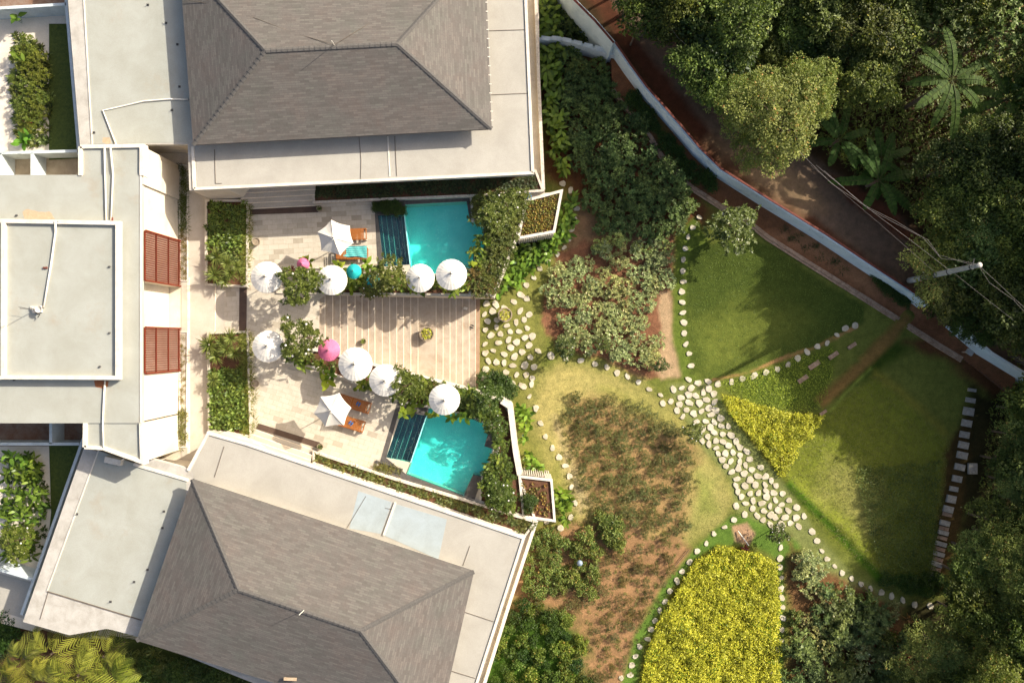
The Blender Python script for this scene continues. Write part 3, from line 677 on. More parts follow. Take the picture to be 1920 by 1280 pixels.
flat('pavement', [(340, 250), (600, 250), (600, 552), (597, 660), (480, 700), (480, 900), (340, 900)], 0, M['plaza'])
flat('pavement', [(465, 384), (590, 378), (590, 372), (700, 366), (712, 500), (600, 560), (463, 600)], .006, M['pave1'])
flat('pavement', [(465, 600), (597, 560), (597, 655), (540, 690), (760, 740), (752, 750), (712, 868), (705, 880), (600, 850), (478, 800)], .010, M['pave2'])
# brown stone bands at the foot of the villa steps and by the entrance
flat('pavement', [(465, 393), (596, 386), (597, 398), (465, 403)], .016, M['band'])
flat('pavement', [(484, 793), (600, 829), (597, 840), (480, 803)], .018, M['band'])
flat('pavement', [(449, 530), (463, 530), (462, 622), (448, 622)], .016, M['band'])
flat('pavement', [(420, 538), (449, 538), (448, 622), (421, 622)], .012, M['pave1'])
flat('pavement', [(403, 538), (405, 538), (404, 622), (402, 622)], .013, M['nose'])
flat('pavement', [(351, 520), (356, 520), (356, 850), (351, 850)], .014, M['nose'])
# ---- wide stair down to the garden
st = root('staircase', P(745, 640, ZG), 'wide sandstone staircase descending from the plaza to the stone dotted lawn', 'staircase')
xs = [595.5, 609.5, 624, 638, 652, 666, 679, 691, 703, 717, 731, 744, 757, 770.5, 784, 818, 831, 844, 855.5, 868, 880, 892]
def ybot(x): return 655 + (x - 597) * 78 / 296 + 3
for i, x in enumerate(xs[:-1]):
    z = -.1 * (i + 1); x1 = xs[i + 1]; q = MB().pp([(x, 545), (x1, 545), (x1, ybot(x1)), (x, ybot(x))], ZG - .2, z).out('step', M['step'], st)
    MB().pp([(x1 - .8, 546), (x1 + .1, 546), (x1 + .1, ybot(x1) - 1), (x1 - .8, ybot(x1) - 1)], z - .02, z + .006).out('nosing', M['nose'], q)
MB().pp([(892, 548), (900, 552), (899, 735), (891, 730)], ZG - .2, ZG + .06).out('bottom_step', M['stepdark'], st)
# ================================================================ POOLS
def pool(label, outline, stepquad, ns, deck):
    z = -.06; o = root('swimming_pool', P(*outline[0], -1.2), label, 'pool')
    w2 = lambda p, zz: tuple(P(p[0], p[1], z).xy)
    pts = [w2(p, 0) for p in outline]
    MB().prism(pts, -1.25, -.95).out('pool_floor', M['pooltile'], o)
    m = MB(); n = len(pts); a = sum(pts[i][0] * pts[(i + 1) % n][1] - pts[(i + 1) % n][0] * pts[i][1] for i in range(n))
    if a < 0: pts = pts[::-1]
    for i in range(n):
        p, q = Vector(pts[i]), Vector(pts[(i + 1) % n]); d = (q - p).normalized(); nn = Vector((d.y, -d.x)) * .06
        m.prism([p, q, q + nn, p + nn], -1.25, -.03)
    m.out('pool_wall', M['pooltile'], o)
    MB().prism([w2(p, 0) for p in outline], z - .004, z).out('water', M['water'], o)
    A, B, C, D = [Vector(p) for p in stepquad]        # A-B top edge (outer->inner), D-C bottom edge
    for i in range(ns):
        t0, t1 = i / ns, (i + 1) / ns; zz = -.10 - .13 * i
        q = MB().prism([w2(A.lerp(B, t0), 0), w2(A.lerp(B, t1), 0), w2(D.lerp(C, t1), 0), w2(D.lerp(C, t0), 0)], -1.2, zz).out('pool_step', M['pooldark'], o)
        e = MB(); e.prism([w2(A.lerp(B, t1 - .012), 0), w2(A.lerp(B, t1 - .002), 0), w2(D.lerp(C, t1 - .002), 0), w2(D.lerp(C, t1 - .012), 0)], zz, zz + .012).out('nosing', M['white'], q)
    MB().prism([w2(A, 0), w2(B, 0), w2(C, 0), w2(D, 0)], z - .004, z).out('step_water', M['water'], o)
    for dk in deck: MB().pp(dk, -.3, .012).out('deck_edge', M['darkstone'], o)
    return o
pool('turquoise swimming pool of the upper terrace with dark submerged steps on its left', POOL1, STEP1, 6, [
    [(704, 378), (759, 375), (759, 402), (706, 404)], [(703, 402), (708, 402), (719, 500), (708, 502)], [(757, 372), (880, 367), (882, 383), (874, 377.5), (759, 383.5)],
    [(875, 378), (905, 376), (912, 416), (881, 415)], [(908, 420), (913, 420), (912, 476), (908, 474)]])
pool('turquoise swimming pool of the lower terrace with dark steps and a sunlit corner', POOL2, STEP2, 5, [
    [(745, 752), (753, 754), (724, 858), (712, 866)], [(753, 754), (804, 760), (801, 779), (753, 772)], [(712, 866), (724, 858), (762, 889), (868, 929), (888, 938), (884, 943), (760, 902)],
    [(919, 800), (930, 796), (935, 840), (923, 841), (908, 836)], [(905, 893), (887, 890), (870, 929), (890, 936)]])
# ================================================================ BUILDINGS
def villa(label, slab, grey, cream, zs, ze, zr, eave, ridge, walls, rim, extra):
    o = root('villa', (*P(*eave[0], ze).xy, 0), label, 'house')
    MB().prism([tuple(P(x, y, zs).xy) for x, y in walls], 0, zs - .3).out('wall', M['plaster'], o)
    fr_ = MB().pp(slab, zs - .32, zs).out('flat_roof', M['roofband'], o)
    MB().pp(grey, zs - .1, zs + .012).out('roof_coating', M['roofgrey'], fr_)
    MB().pp(cream, zs - .1, zs + .010).out('roof_coating', M['roofcream'], fr_)
    for r in rim: MB().wall(r, zs - .05, zs + .07, .16).out('parapet', M['white'], fr_)
    # hip roof
    E = [P(x, y, ze) for x, y in eave]; Rg = [P(x, y, zr) for x, y in ridge]
    cen = sum(E, Vector()) / 4
    MB().prism([tuple((cen + (e - cen) * .9).xy) for e in E], zs - .1, ze - .1).out('upper_wall', M['plaster'], o)
    faces = [(E[0], E[1], Rg[1], Rg[0]), (E[1], E[2], Rg[1]), (E[2], E[3], Rg[0], Rg[1]), (E[3], E[0], Rg[0])]
    V = []; F = []; UV = []
    for fc in faces:
        u = (fc[1] - fc[0]).normalized(); nrm = (fc[1] - fc[0]).cross(fc[2] - fc[0]).normalized(); vv = nrm.cross(u); b = len(V)
        for p in fc: V.append(tuple(p)); UV.append((p.dot(u), (p - fc[0]).dot(vv)))
        F.append(tuple(range(b, b + len(fc))))
    rf = mk('hip_roof', V, F, M['shingle'], o, uv=UV)
    m = MB()
    for i in range(4):
        p, q = E[i], E[(i + 1) % 4]; b = len(m.v); dn = Vector((0, 0, .16)); m.v += [tuple(p), tuple(q), tuple(q - dn), tuple(p - dn)]; m.f.append((b, b + 1, b + 2, b + 3))
    b = len(m.v); m.v += [tuple(e - Vector((0, 0, .16))) for e in E]; m.f.append((b, b + 1, b + 2, b + 3)); m.out('fascia', M['cap'], rf)
    for a, c in ((E[0], Rg[0]), (E[1], Rg[1]), (E[2], Rg[1]), (E[3], Rg[0]), (Rg[0], Rg[1])):
        m = MB(); d = c - a; L = d.length; n = int(L / .3); sd = Vector((-d.y, d.x, 0)).normalized() * .13
        for i in range(n):      # overlapping cap tiles
            p = a + d * (i / n); q = a + d * ((i + 1.12) / n); b = len(m.v); up = Vector((0, 0, .045)); lo = Vector((0, 0, .028))
            m.v += [tuple(p + up), tuple(q + lo), tuple(q + sd - Vector((0, 0, .02))), tuple(p + sd + Vector((0, 0, .01))), tuple(q - sd - Vector((0, 0, .02))), tuple(p - sd + Vector((0, 0, .01)))]
            m.f += [(b, b + 1, b + 2, b + 3), (b + 1, b, b + 5, b + 4), (b + 3, b + 5, b)]
        m.out('ridge_cap', M['cap'], rf)
    extra(o, fr_, rf); return o
ZF, ZE, ZRD = 3.0, 3.92, 5.5
def seam(parent, pts, z, r=.013, mat='seam', nm='seam'):
    MB().wall(pts, z, z + .022, r * 2).out(nm, M[mat], parent)
def ex1(o, fr_, rf):
    for pts in ([(673, 256), (677, 300), (676, 336)], [(917, 58), (984, 56)], [(921, 178), (992, 175)], [(740, 255), (744, 330)], [(402, 280), (404, 344), (416, 344), (414, 280)][:2], [(404, 344), (416, 344)]):
        seam(fr_, pts, ZF + .012)
    seam(fr_, [(156, -20), (173, 272)], ZF + .02, .04, 'white', 'edge_trim')
    seam(fr_, [(727, 256), (731, 331)], ZF + .012, .04, 'white', 'edge_trim')
    MB().tube([P(353, 187, ZF + .06), P(320, 186, ZF + .06), P(270, 190, ZF + .06), P(193, 207, ZF + .06), P(218, 272, ZF + .06)], .045, 8).out('drain_pipe', M['pipe'], fr_, smooth=True)
    flat('stain', [(193, 258), (206, 258), (208, 268), (201, 271), (192, 267)], ZF + .017, M['stainlt'], parent=fr_)
    for x, y in ((278, 10), (312, 44), (333, 84), (337, 163), (323, 207), (177, 249)):
        m = MB(); m.tube([P(x, y, ZF), P(x, y, ZF) + Vector((0, 0, .16))], .02, 6); m.box(tuple(P(x, y, ZF) + Vector((0, 0, .02))), (.12, .12, .04)); m.out('anchor_bracket', M['metal'], fr_)
    MB().tube([P(627, 85, ZRD - .02), P(622, 77, ZRD + .9)], .02, 6).out('lightning_rod', M['pipe'], rf)
    for a, b in (((627, 85), (500, 48)), ((500, 48), (415, 12)), ((627, 85), (665, 55)), ((665, 55), (760, 0)), ((415, 12), (340, 0))):
        pass
    MB().tube([P(340, -2, ZRD - 1.45), P(400, 9, ZRD - 1.0), P(480, 35, ZRD - .5), P(560, 65, ZRD - .26), P(627, 84, ZRD + .05), P(700, 40, ZRD - .42), P(790, -12, ZRD - 1.0)], .014, 5).out('lightning_wire', M['seam'], rf)
    for k in range(14):
        MB().box(tuple(P(911 + k * .85, 5 + k * 17, ZE) + Vector((.02, 0, .01))), (.14, .05, .03)).out('gutter_clip', M['white'], rf)
SLAB1 = [(120, -90), (150, 275), (287, 271), (352, 271), (355, 357), (1002, 327), (985, -90)]
villa('upper villa with a dark shingled hip roof above cream flat roofs', SLAB1, [(153, -90), (173, 270), (352, 267), (352, 262), (420, 262), (400, -90)], [(367, 273), (370, 351), (999, 322), (981, -90), (600, -90), (500, 262)],
      ZF, ZE, ZRD, [(362, 272), (922, 242), (909, -98), (335, -82)], [(498, 95), (745, 82)],
      [(160, -80), (178, 262), (350, 262), (356, 356), (424, 353), (446, 330), (590, 324), (980, 306), (966, -80)],
      [[(361, 275), (364, 354)], [(364, 354), (999, 324)], [(999, 324), (982, -90)]], ex1)
def ex2(o, fr_, rf):
    for pts in ([(686, 930), (650, 990)], [(722, 952), (735, 955)], [(881, 1023), (868, 1060)], [(866, 1145), (926, 1165)], [(829, 1252), (891, 1271)], [(420, 837), (402, 894)], [(90, 1110), (75, 1160)]):
        seam(fr_, pts, ZF + .012)
    MB().bar(P(741, 942, ZF + .08), P(719, 1003, ZF + .08), .12, .08).out('pipe_cover', M['white'], fr_)
    flat('roof_patch', [(672, 920), (735, 941), (714, 1000), (655, 990)], ZF + .018, M['patchblue'], parent=fr_)
    flat('roof_patch', [(741, 944), (838, 973), (822, 1048), (720, 1003)], ZF + .020, M['patchblue'], parent=fr_)
    flat('roof_patch', [(560, 880), (676, 918), (655, 985), (520, 930)], ZF + .016, M['roofcream'], parent=fr_)
    seam(fr_, [(185, 843), (88, 1108)], ZF + .02, .035, 'white', 'edge_trim'); seam(fr_, [(88, 1108), (265, 1162)], ZF + .02, .03)
    MB().tube([P(570, 1143, ZRD - .02), P(561, 1152, ZRD + .75)], .02, 6).out('lightning_rod', M['pipe'], rf)
    for x, y in ((305, 989), (277, 1067), (252, 1090), (145, 963), (208, 1127), (308, 958)):
        m = MB(); m.tube([P(x, y, ZF), P(x, y, ZF) + Vector((0, 0, .16))], .02, 6); m.box(tuple(P(x, y, ZF) + Vector((0, 0, .02))), (.12, .12, .04)); m.out('anchor_bracket', M['metal'], fr_)
    k = ZE + .32
    MB().bar(P(532, 1272, k), P(556, 1273, k), .17, .03).out('loose_tile', M['stainlt'], rf)
SLAB2 = [(158, 838), (250, 868), (278, 858), (352, 878), (388, 808), (460, 828), (984, 1007), (880, 1330), (600, 1330), (262, 1194), (210, 1180), (200, 1178), (130, 1190), (43, 1165)]
villa('lower villa turned at an angle with a dark shingled hip roof', SLAB2, [(186, 845), (250, 868), (350, 902), (345, 1020), (265, 1162), (89, 1107)], [(360, 880), (392, 815), (462, 837), (980, 1008), (878, 1330), (600, 1330), (420, 1120)],
      ZF, ZE, ZRD, [(256, 1200), (820, 1374), (889, 1071), (360, 898)], [(447, 1105), (676, 1182)],
      [(170, 845), (250, 872), (352, 885), (394, 818), (450, 838), (500, 870), (960, 1015), (860, 1320), (300, 1185), (80, 1150)],
      [[(352, 882), (390, 812), (461, 832), (982, 1008), (878, 1330)], [(250, 870), (352, 900)]], ex2)
# central building
ZC = 4.5
cb = root('main_building', P(131, 560, 0), 'central flat roofed building with a raised roof slab and red brown screens', 'house')
MB().prism([tuple(P(x, y, ZC).xy) for x, y in ((-260, 332), (263, 332), (266, 432), (266, 526), (245, 527), (245, 611), (266, 613), (266, 701), (264, 790), (-260, 790))], 0, ZC - .3).out('wall', M['plaster'], cb)
fl = MB().pp([(-260, 328), (265, 328), (265, 793), (-260, 793)], ZC - .3, ZC).out('flat_roof', M['roofgrey'], cb)
seam(fl, [(264, 330), (264, 792)], ZC + .01, .05, 'white', 'edge_trim')
for y0, y1, pts in ((0, 0, [(150, 275), (265, 273), (265, 329), (150, 329)]), (0, 0, [(159, 793), (264, 793), (266, 866), (255, 862), (193, 840), (158, 838)])):
    lk = MB().pp(pts, ZC - .5, ZC - .06).out('link_roof', M['roofgrey'], cb)
    MB().wall([pts[0], pts[1], pts[2]] if pts[0][1] < 400 else [pts[1], pts[2], pts[3], pts[4], pts[5]], ZC - .5, ZC + .06, .2).out('parapet', M['white'], lk)
    MB().wall([pts[0], pts[-1]], ZC - .5, ZC + .06, .2).out('parapet', M['white'], lk)
    MB().prism([tuple(P(x, y, ZC).xy) for x, y in pts], 0, ZC - .52).out('wall', M['plaster'], cb)
MB().prism([tuple(P(x, y, ZC).xy) for x, y in ((253, 275), (268, 284), (268, 345), (253, 345))], 0, ZC - .09).out('wall', M['plaster'], cb)
up = MB().pp([(3, 412), (223, 416), (223, 712), (-1, 710)], ZC, ZC + .32).out('raised_roof', M['roofgrey'], cb)
MB().wall([(5.5, 414), (220, 418), (220, 708), (5, 707)], ZC + .2, ZC + .5, .22, closed=True).out('parapet', M['white'], up)
up2 = MB().pp([(-260, 412), (-8, 412), (-10, 709), (-260, 709)], ZC, ZC + .32).out('raised_roof', M['roofgrey'], cb)
MB().wall([(-260, 414), (1, 414)], ZC + .2, ZC + .5, .2).out('parapet', M['white'], up2); MB().wall([(-260, 708), (1, 708)], ZC + .2, ZC + .5, .2).out('parapet', M['white'], up2)
zp = ZC + .07
for pts in ([(196, 276), (197, 325), (199, 414)], [(207, 276), (212, 325), (208, 413)], [(105, 415), (150, 415), (206, 415)], [(224, 419), (223, 560), (222.5, 709)], [(197, 713), (194, 760), (193, 793), (194, 838)]):
    MB().tube([P(x, y, zp + (.45 if (i == 0 and pts[0] == (105, 415)) else 0)) for i, (x, y) in enumerate(pts)], .045, 7).out('drain_pipe', M['pipe'], fl, smooth=True)
MB().tube([P(104, 414, ZC + .54), P(104, 435, ZC + .39), P(95, 500, ZC + .38), P(82, 576, ZC + .38)], .05, 7).out('drain_pipe', M['pipe'], up, smooth=True)
def rusty(parent, pts, z, mat='rust'):
    w_ = []
    for i, (x, y) in enumerate(pts):
        x1, y1 = pts[(i + 1) % len(pts)]
        for t in (0, .33, .66): w_.append((x + (x1 - x) * t + rnd.uniform(-1.2, 1.2), y + (y1 - y) * t + rnd.uniform(-1.2, 1.2)))
    MB().pp(w_, z, z + .006).out('stain', M[mat], parent)
rusty(fl, [(177, 714), (205, 714), (203, 724), (190, 728), (180, 726)], ZC + .002)
rusty(fl, [(42, 398), (52, 392), (72, 397), (92, 397), (104, 411), (46, 411)], ZC + .002, 'stainlt')
for x, y, c in ((210, 411, 'brickcap'), (85, 502, 'brickcap')): MB().box(tuple(P(x, y, ZC + (.36 if y > 420 else .05))), (.22 if y > 420 else .1, .1 if y > 420 else .2, .08)).out('roof_block', M[c], fl)
for x, y in ((32, 404), (27, 712), (188, 687), (206, 500), (206, 624)): MB().lathe(tuple(P(x, y, ZC + (.32 if 416 < y < 708 else 0))), [(.06, 0), (.06, .06), (.03, .09)], 10).out('roof_vent', M['metal'], fl)
# slatted screens on the east face
def screen(y0, y1, lab):
    XW = P(266.5, 0, ZC).x + .06; a = P(0, y0, ZC).y; b = P(0, y1, ZC).y; q = root('slatted_screen', (XW, (a + b) / 2, 0), lab, 'screen') if False else None
    m = MB(); n = int((a - b) / .125)
    f = MB()
    for y in (a, b): f.box((XW + .03, y, ZC / 2 - .1), (.1, .09, ZC - .25))
    for z in (.12, ZC * .33, ZC * .66, ZC - .25): f.box((XW - .03, (a + b) / 2, z), (.05, a - b, .09))
    fo = f.out('timber_screen', M['slat'], cb)
    for i in range(1, n): m.box((XW + .03, a - (a - b) * i / n, ZC / 2 - .1), (.07, .045, ZC - .3))
    m.out('slats', M['slat'], fo)
    MB().box((XW - .22, (a + b) / 2, ZC / 2), (.06, a - b - .1, ZC - .3)).out('backing_panel', M['slat'], fo)
screen(431, 525, ''); screen(613, 700, '')
# entrance steps seen between the screens
for i, x in enumerate((322, 311, 299, 288, 277)):
    if i < 2: continue
    z = .12 * (i - 1); q = MB().pp([(x - 40, 520), (x, 520), (x, 622), (x - 40, 622)], 0, z).out('entrance_step', M['plaza'], cb); MB().pp([(x - 1.2, 521), (x + .1, 521), (x + .1, 621), (x - 1.2, 621)], z - .01, z + .006).out('nosing', M['nose'], q)
# steps up to each villa terrace
vs = root('staircase', P(520, 370, 0), 'low steps in the shade of the upper villa eave, above the brown stone band', 'steps')
for i, (ya, yb) in enumerate(((386, 380), (375, 370), (366, 360), (356, 350))):
    MB().pp([(452, ya + 7), (590, yb + 7 - 1), (590, 325), (452, 325)], 0, .13 * (i + 1)).out('step', M['plaza'], vs)
    MB().pp([(452, ya + 5.6), (590, yb + 4.6), (590, yb + 6), (452, ya + 7)], .13 * (i + 1) - .01, .13 * (i + 1) + .006).out('nosing', M['nose'], vs)
vs = root('staircase', P(535, 840, 0), 'sunlit low steps beside the lower villa roof edge', 'steps')
u = Vector((120, 42)).normalized(); nn = Vector((-u.y, u.x))
for i in range(4):
    a = Vector((474, 803)) + nn * 10 * i; b = a + u * 122
    MB().pp([tuple(a), tuple(b), tuple(b + nn * (70 - 10 * i)), tuple(a + nn * (70 - 10 * i))], 0, .13 * (i + 1)).out('step', M['plaza'], vs)
    MB().pp([tuple(a), tuple(b), tuple(b + nn * 1.4), tuple(a + nn * 1.4)], .13 * (i + 1) - .01, .13 * (i + 1) + .006).out('nosing', M['nose'], vs)
# planter kerbs and rims on the plaza
def planter(label, pts, h, th=.14, mat='white', soilz=None, ribs=None, zb=0):
    cx = sum(p[0] for p in pts) / len(pts); cy = sum(p[1] for p in pts) / len(pts)
    o = root('planter', P(cx, cy, zb), label, 'planter'); MB().wall(pts, zb - .05, h, th, closed=True).out('rim', M[mat], o)
    MB().prism([tuple(P(x, y, h).xy) for x, y in pts], zb - .04, (soilz if soilz is not None else h - .1)).out('soil', M['soil'], o)
    if ribs:
        m = MB()
        for pth, side in ribs: m.ribs(pth, ZG, h - .05, th / 2, side=side)
        m.out('ribbed_cladding', M['wallstone'], o)
    return o
planter('raised bed of leafy plants left of the upper pool terrace', [(386, 376), (464, 376), (463, 537), (386, 533)], .25, mat='plaster')
planter('raised bed of leafy plants left of the lower pool terrace', [(390, 624), (464, 622), (470, 818), (392, 806)], .25, mat='plaster')
planter('narrow bed at the foot of the central building beside the upper screen', [(337, 310), (351, 310), (351, 526), (337, 526)], .06, th=.06)
planter('narrow bed at the foot of the central building beside the lower screen', [(337, 622), (351, 622), (349, 838), (336, 838)], .06, th=.06)
planter('long shaded bed between the upper villa roof and its pool', [(586, 338), (1004, 320), (1018, 357), (900, 366), (700, 374), (588, 379)], .35, mat='wallstone')
planter('brown rhombus shaped planter with pale ribbed walls above the stone path', [(986, 376), (1053, 358), (1039, 434), (972, 446)], .15, th=.17, ribs=[([(972, 447), (1039, 435)], -1), ([(970, 445), (1040, 433)], -1)])
planter('planting bed on the right side of the upper pool', [(884, 366), (984, 358), (986, 378), (968, 447), (925, 552), (880, 552), (892, 506), (912, 476), (912, 416), (886, 414)], .12, th=.15, ribs=[([(968, 449), (927, 552)], -1)])
planter('planting strip with umbrellas along the upper side of the staircase', [(516, 500), (600, 502), (705, 500), (770, 517), (884, 512), (880, 552), (597, 550), (520, 548)], .1, th=.12, mat='plaster')
planter('planting strip with umbrellas along the lower side of the staircase', [(522, 648), (597, 657), (893, 733), (942, 752), (962, 785), (972, 890), (1004, 975), (900, 940), (905, 893), (935, 842), (925, 798), (870, 776), (806, 763), (752, 752), (660, 716), (600, 690), (524, 678)], .1, th=.14)
planter('small square planter with ribbed walls beside the lower pool garden wall', [(974, 893), (1034, 900), (1040, 976), (982, 968)], .12, th=.15, ribs=[([(974, 891), (1034, 898)], 1)])
planter('long bed between the lower villa roof and its pool', [(588, 847), (740, 898), (886, 942), (1004, 978), (984, 1004), (588, 868)], .3, mat='wallstone')
planter('small square bed at the corner of the lower pool steps', [(706, 864), (754, 880), (750, 892), (704, 878)], .1, th=.08, mat='darkstone')
planter('small shaded bed at the upper left corner of the upper pool', [(698, 380), (758, 376), (758, 400), (705, 402)], .1, th=.08, mat='darkstone')
gwl = root('garden_wall', P(1014, 280, 0), 'white coping wall running down the right side of the upper villa', 'wall')
MB().wall([(1003, -60), (1010, 150), (1019, 356)], ZG, .3, .2).out('wall_face', M['wallstone'], gwl)
gw2 = root('garden_wall', P(985, 1060, 0), 'white coping wall along the right side of the lower villa', 'wall')
MB().wall([(1006, 976), (958, 1122), (890, 1340)], ZG, .25, .2).out('wall_face', M['white'], gw2)
gw3 = root('garden_wall', P(962, 820, 0), 'zigzag white ribbed wall between the lower pool planting and the dotted lawn', 'wall')
zz_ = [(940, 752), (956, 762), (966, 845), (974, 890)]
MB().wall(zz_, ZG, .42, .3).out('wall_face', M['white'], gw3); MB().ribs(zz_, ZG, .36, .15, side=1).out('ribbed_cladding', M['wallstone'], gw3)
# courtyards on the left
ZT = .95
def court(tagp, floor, lawn, wallpath, floors2, lab):
    MB().pp(floor, 0, ZT).out('pavement', M['courtfloor'], kind='structure'); MB().pp(lawn, ZT, ZT + .05).out('lawn', M['lawnmat'], kind='structure')
    o = root('courtyard_wall', P(*wallpath[0][0], ZT), lab, 'wall')
    for q in wallpath: MB().wall(q, ZT, 2.15, .17).out('wall_face', M['whitewall'], o)
    for p, mt, z in floors2: MB().pp(p, ZT, z).out('pavement', M[mt], kind='structure')
M['lawnmat'] = surf('courtyard_lawn', '4f5a20', '3a4618', scale=5, fine=.3, bs=.8)
court('a', [(-260, -200), (168, -200), (192, 320), (192, 328), (-260, 328)], [(92, 45), (160, 45), (168, 296), (92, 300)],
      [[(124, -60), (124, 5), (148, 290)], [(-40, 18), (124, 8)], [(-40, 288), (150, 283)], [(60, 287), (60, 328)], [(0, 287), (0, 328)]],
      [([(0, 288), (64, 288), (64, 330), (0, 330)], 'beigefloor', ZT + .02), ([(66, 290), (172, 290), (172, 330), (66, 330)], 'beigefloor', ZT + .024), ([(0, -60), (130, -60), (130, 14), (0, 20)], 'brownfloor', ZT + .02)], 'white courtyard wall with thin coping in the upper left corner')
court('b', [(-260, 780), (200, 780), (180, 840), (70, 1185), (-260, 1100)], [(92, 834), (176, 834), (96, 1060), (86, 1050), (96, 960)],
      [[(156, 822), (40, 1152)], [(-40, 832), (148, 832)], [(-20, 1062), (60, 1085)], [(95, 790), (95, 832)]],
      [([(-40, 790), (96, 790), (96, 836), (-40, 836)], 'brownfloor', ZT + .02), ([(98, 790), (180, 790), (170, 836), (98, 836)], 'brownfloor', ZT + .024), ([(-40, 1064), (70, 1095), (50, 1160), (-40, 1135)], 'roofcream', ZT + .02)], 'white and grey courtyard wall beside the lower villa at the left edge')
# ================================================================ STEPPING STONES
raw = []
def add(ox, oy, sc_, pts, grp): 
    for x, y in pts: raw.append((ox + x / sc_, oy + y / sc_, grp))
G1, G2, G3, G4, G5, G6, G7, G8 = 'stepping stones curving past the rhombus planter', 'stones scattered on the grass below the staircase', 'stepping stones beside the lower planter wall', 'stepping stones above the dry lawn', 'stones of the dense diagonal path', 'stepping stones left of the yellow bed', 'stepping stones beside the shrub bed', 'stepping stones running to the lower right'
add(960, 320, 4, [(380, 97), (440, 145), (478, 208), (488, 285), (475, 368), (442, 440), (430, 515), (390, 577), (340, 628), (272, 675), (210, 732), (165, 802), (108, 858)], G1)
add(960, 320, 4, [(65, 930), (108, 962), (15, 985), (60, 1055), (130, 1078), (92, 1118), (30, 1138), (115, 1180), (52, 1205), (155, 1243), (98, 1250)], G2)
add(700, 540, 6.4, [(1768, 82), (1838, 135), (1680, 165), (1358, 185), (1470, 195), (1435, 280), (1570, 235), (1335, 312), (1765, 280), (1870, 318), (1808, 380), (1375, 400), (1710, 415), (1480, 385), (1600, 450), (1345, 502), (1478, 470), (1645, 520), (1750, 522), (1850, 480), (1410, 570), (1523, 550), (1620, 622), (1820, 600), (1720, 645), (1498, 655), (1338, 675), (1870, 685), (1645, 715), (1438, 748), (1345, 780), (1570, 795), (1785, 762), (1693, 818), (1882, 830), (1380, 873), (1480, 890), (1570, 892), (1668, 930), (1815, 930), (1350, 970), (1452, 1018), (1590, 1010), (1720, 1040), (1838, 1042), (1335, 1095), (1665, 1150), (1793, 1177), (1905, 1080), (1900, 1150), (1910, 575)], G2)
add(960, 640, 4, [(35, 12), (130, 25), (75, 75), (193, 70), (137, 118), (290, 105), (18, 110), (92, 180), (165, 190), (10, 180), (35, 250), (108, 250), (80, 335), (150, 315), (5, 318)], G2)
add(960, 640, 4, [(132, 412), (178, 500), (215, 612), (253, 712), (303, 797), (352, 867), (398, 930), (430, 1007), (447, 1088), (472, 1205)], G3)
add(960, 960, 4, [(440, 38), (365, 117), (262, 75)], G3)
add(960, 640, 4, [(405, 130), (515, 142), (623, 167), (710, 192), (787, 235), (866, 264), (948, 307), (1027, 357), (1112, 400), (1130, 462), (1190, 447)], G4)
add(960, 640, 4, [(1323, 283), (1395, 310), (1470, 300), (1541, 318), (1645, 302), (1728, 280), (1815, 257), (1903, 233), (1210, 362), (1275, 347), (1344, 348), (1477, 355), (1435, 380), (1325, 398), (1378, 406), (1515, 393), (1267, 420), (1256, 470), (1327, 457), (1402, 460), (1460, 438), (1517, 457), (1237, 515), (1307, 514), (1282, 562), (1360, 541), (1420, 522), (1471, 497), (1525, 515), (1385, 602), (1495, 548), (1567, 575), (1450, 597), (1518, 605), (1430, 655), (1485, 642), (1570, 635), (1623, 635), (1515, 680), (1580, 692), (1640, 703), (1467, 712), (1425, 742), (1528, 742), (1583, 752), (1477, 772), (1680, 750), (1625, 778), (1530, 797), (1708, 790), (1545, 840), (1602, 838), (1655, 830), (1710, 852), (1760, 825), (1578, 885), (1642, 895), (1708, 903), (1783, 882), (1602, 935), (1750, 928), (1698, 950), (1648, 977), (1797, 957), (1863, 943), (1740, 990), (1688, 1030), (1784, 1033), (1840, 1007), (1677, 1078), (1745, 1080), (1823, 1072), (1897, 1072), (1900, 1010), (1693, 1123), (1783, 1137), (1847, 1133), (1720, 1162), (1905, 1118), (1910, 1165), (1808, 1190), (1754, 1213), (1680, 1230), (1803, 1250), (1875, 1212), (1887, 1270)], G5)
add(1440, 640, 4, [(25, 1042), (57, 1082), (43, 1133), (108, 1140), (3, 1165), (55, 1190), (155, 1190), (103, 1222), (15, 1235), (75, 1262), (215, 1242), (150, 1265)], G5)
add(1440, 960, 4, [(55, 38), (127, 38), (212, 42), (268, 28), (20, 20), (102, 88), (165, 83), (230, 108), (15, 90)], G5)
add(960, 960, 4, [(1745, 18), (1665, 55), (1593, 110), (1515, 160), (1457, 233), (1390, 293), (1330, 370), (1275, 442), (1237, 512), (1182, 592), (1150, 667), (1108, 737), (1072, 810), (1040, 877), (1017, 948), (958, 1005), (925, 1078), (900, 1147), (885, 1220), (818, 1240), (1838, 27), (1883, 55), (1905, 15)], G6)
add(1440, 960, 4, [(75, 125), (95, 262), (90, 343), (92, 413), (97, 493), (98, 572), (103, 640), (110, 712), (110, 792), (102, 878), (95, 960), (73, 1025), (53, 1110), (28, 1190)], 'stepping stones right of the yellow bed')
add(1440, 960, 4, [(328, 142), (368, 212), (403, 288), (442, 350), (500, 403), (553, 455), (628, 497), (698, 537), (770, 570), (850, 597), (925, 630), (1012, 660), (1100, 690), (1218, 700)], G8)
add(960, 320, 4, [(1405, 350), (1355, 428), (1320, 497), (1300, 582), (1285, 668), (1280, 752), (1283, 832), (1275, 908), (1278, 988), (1283, 1063), (1290, 1140), (1292, 1220)], G7)
add(960, 640, 4, [(1305, 20), (1328, 92), (1343, 182)], G7)
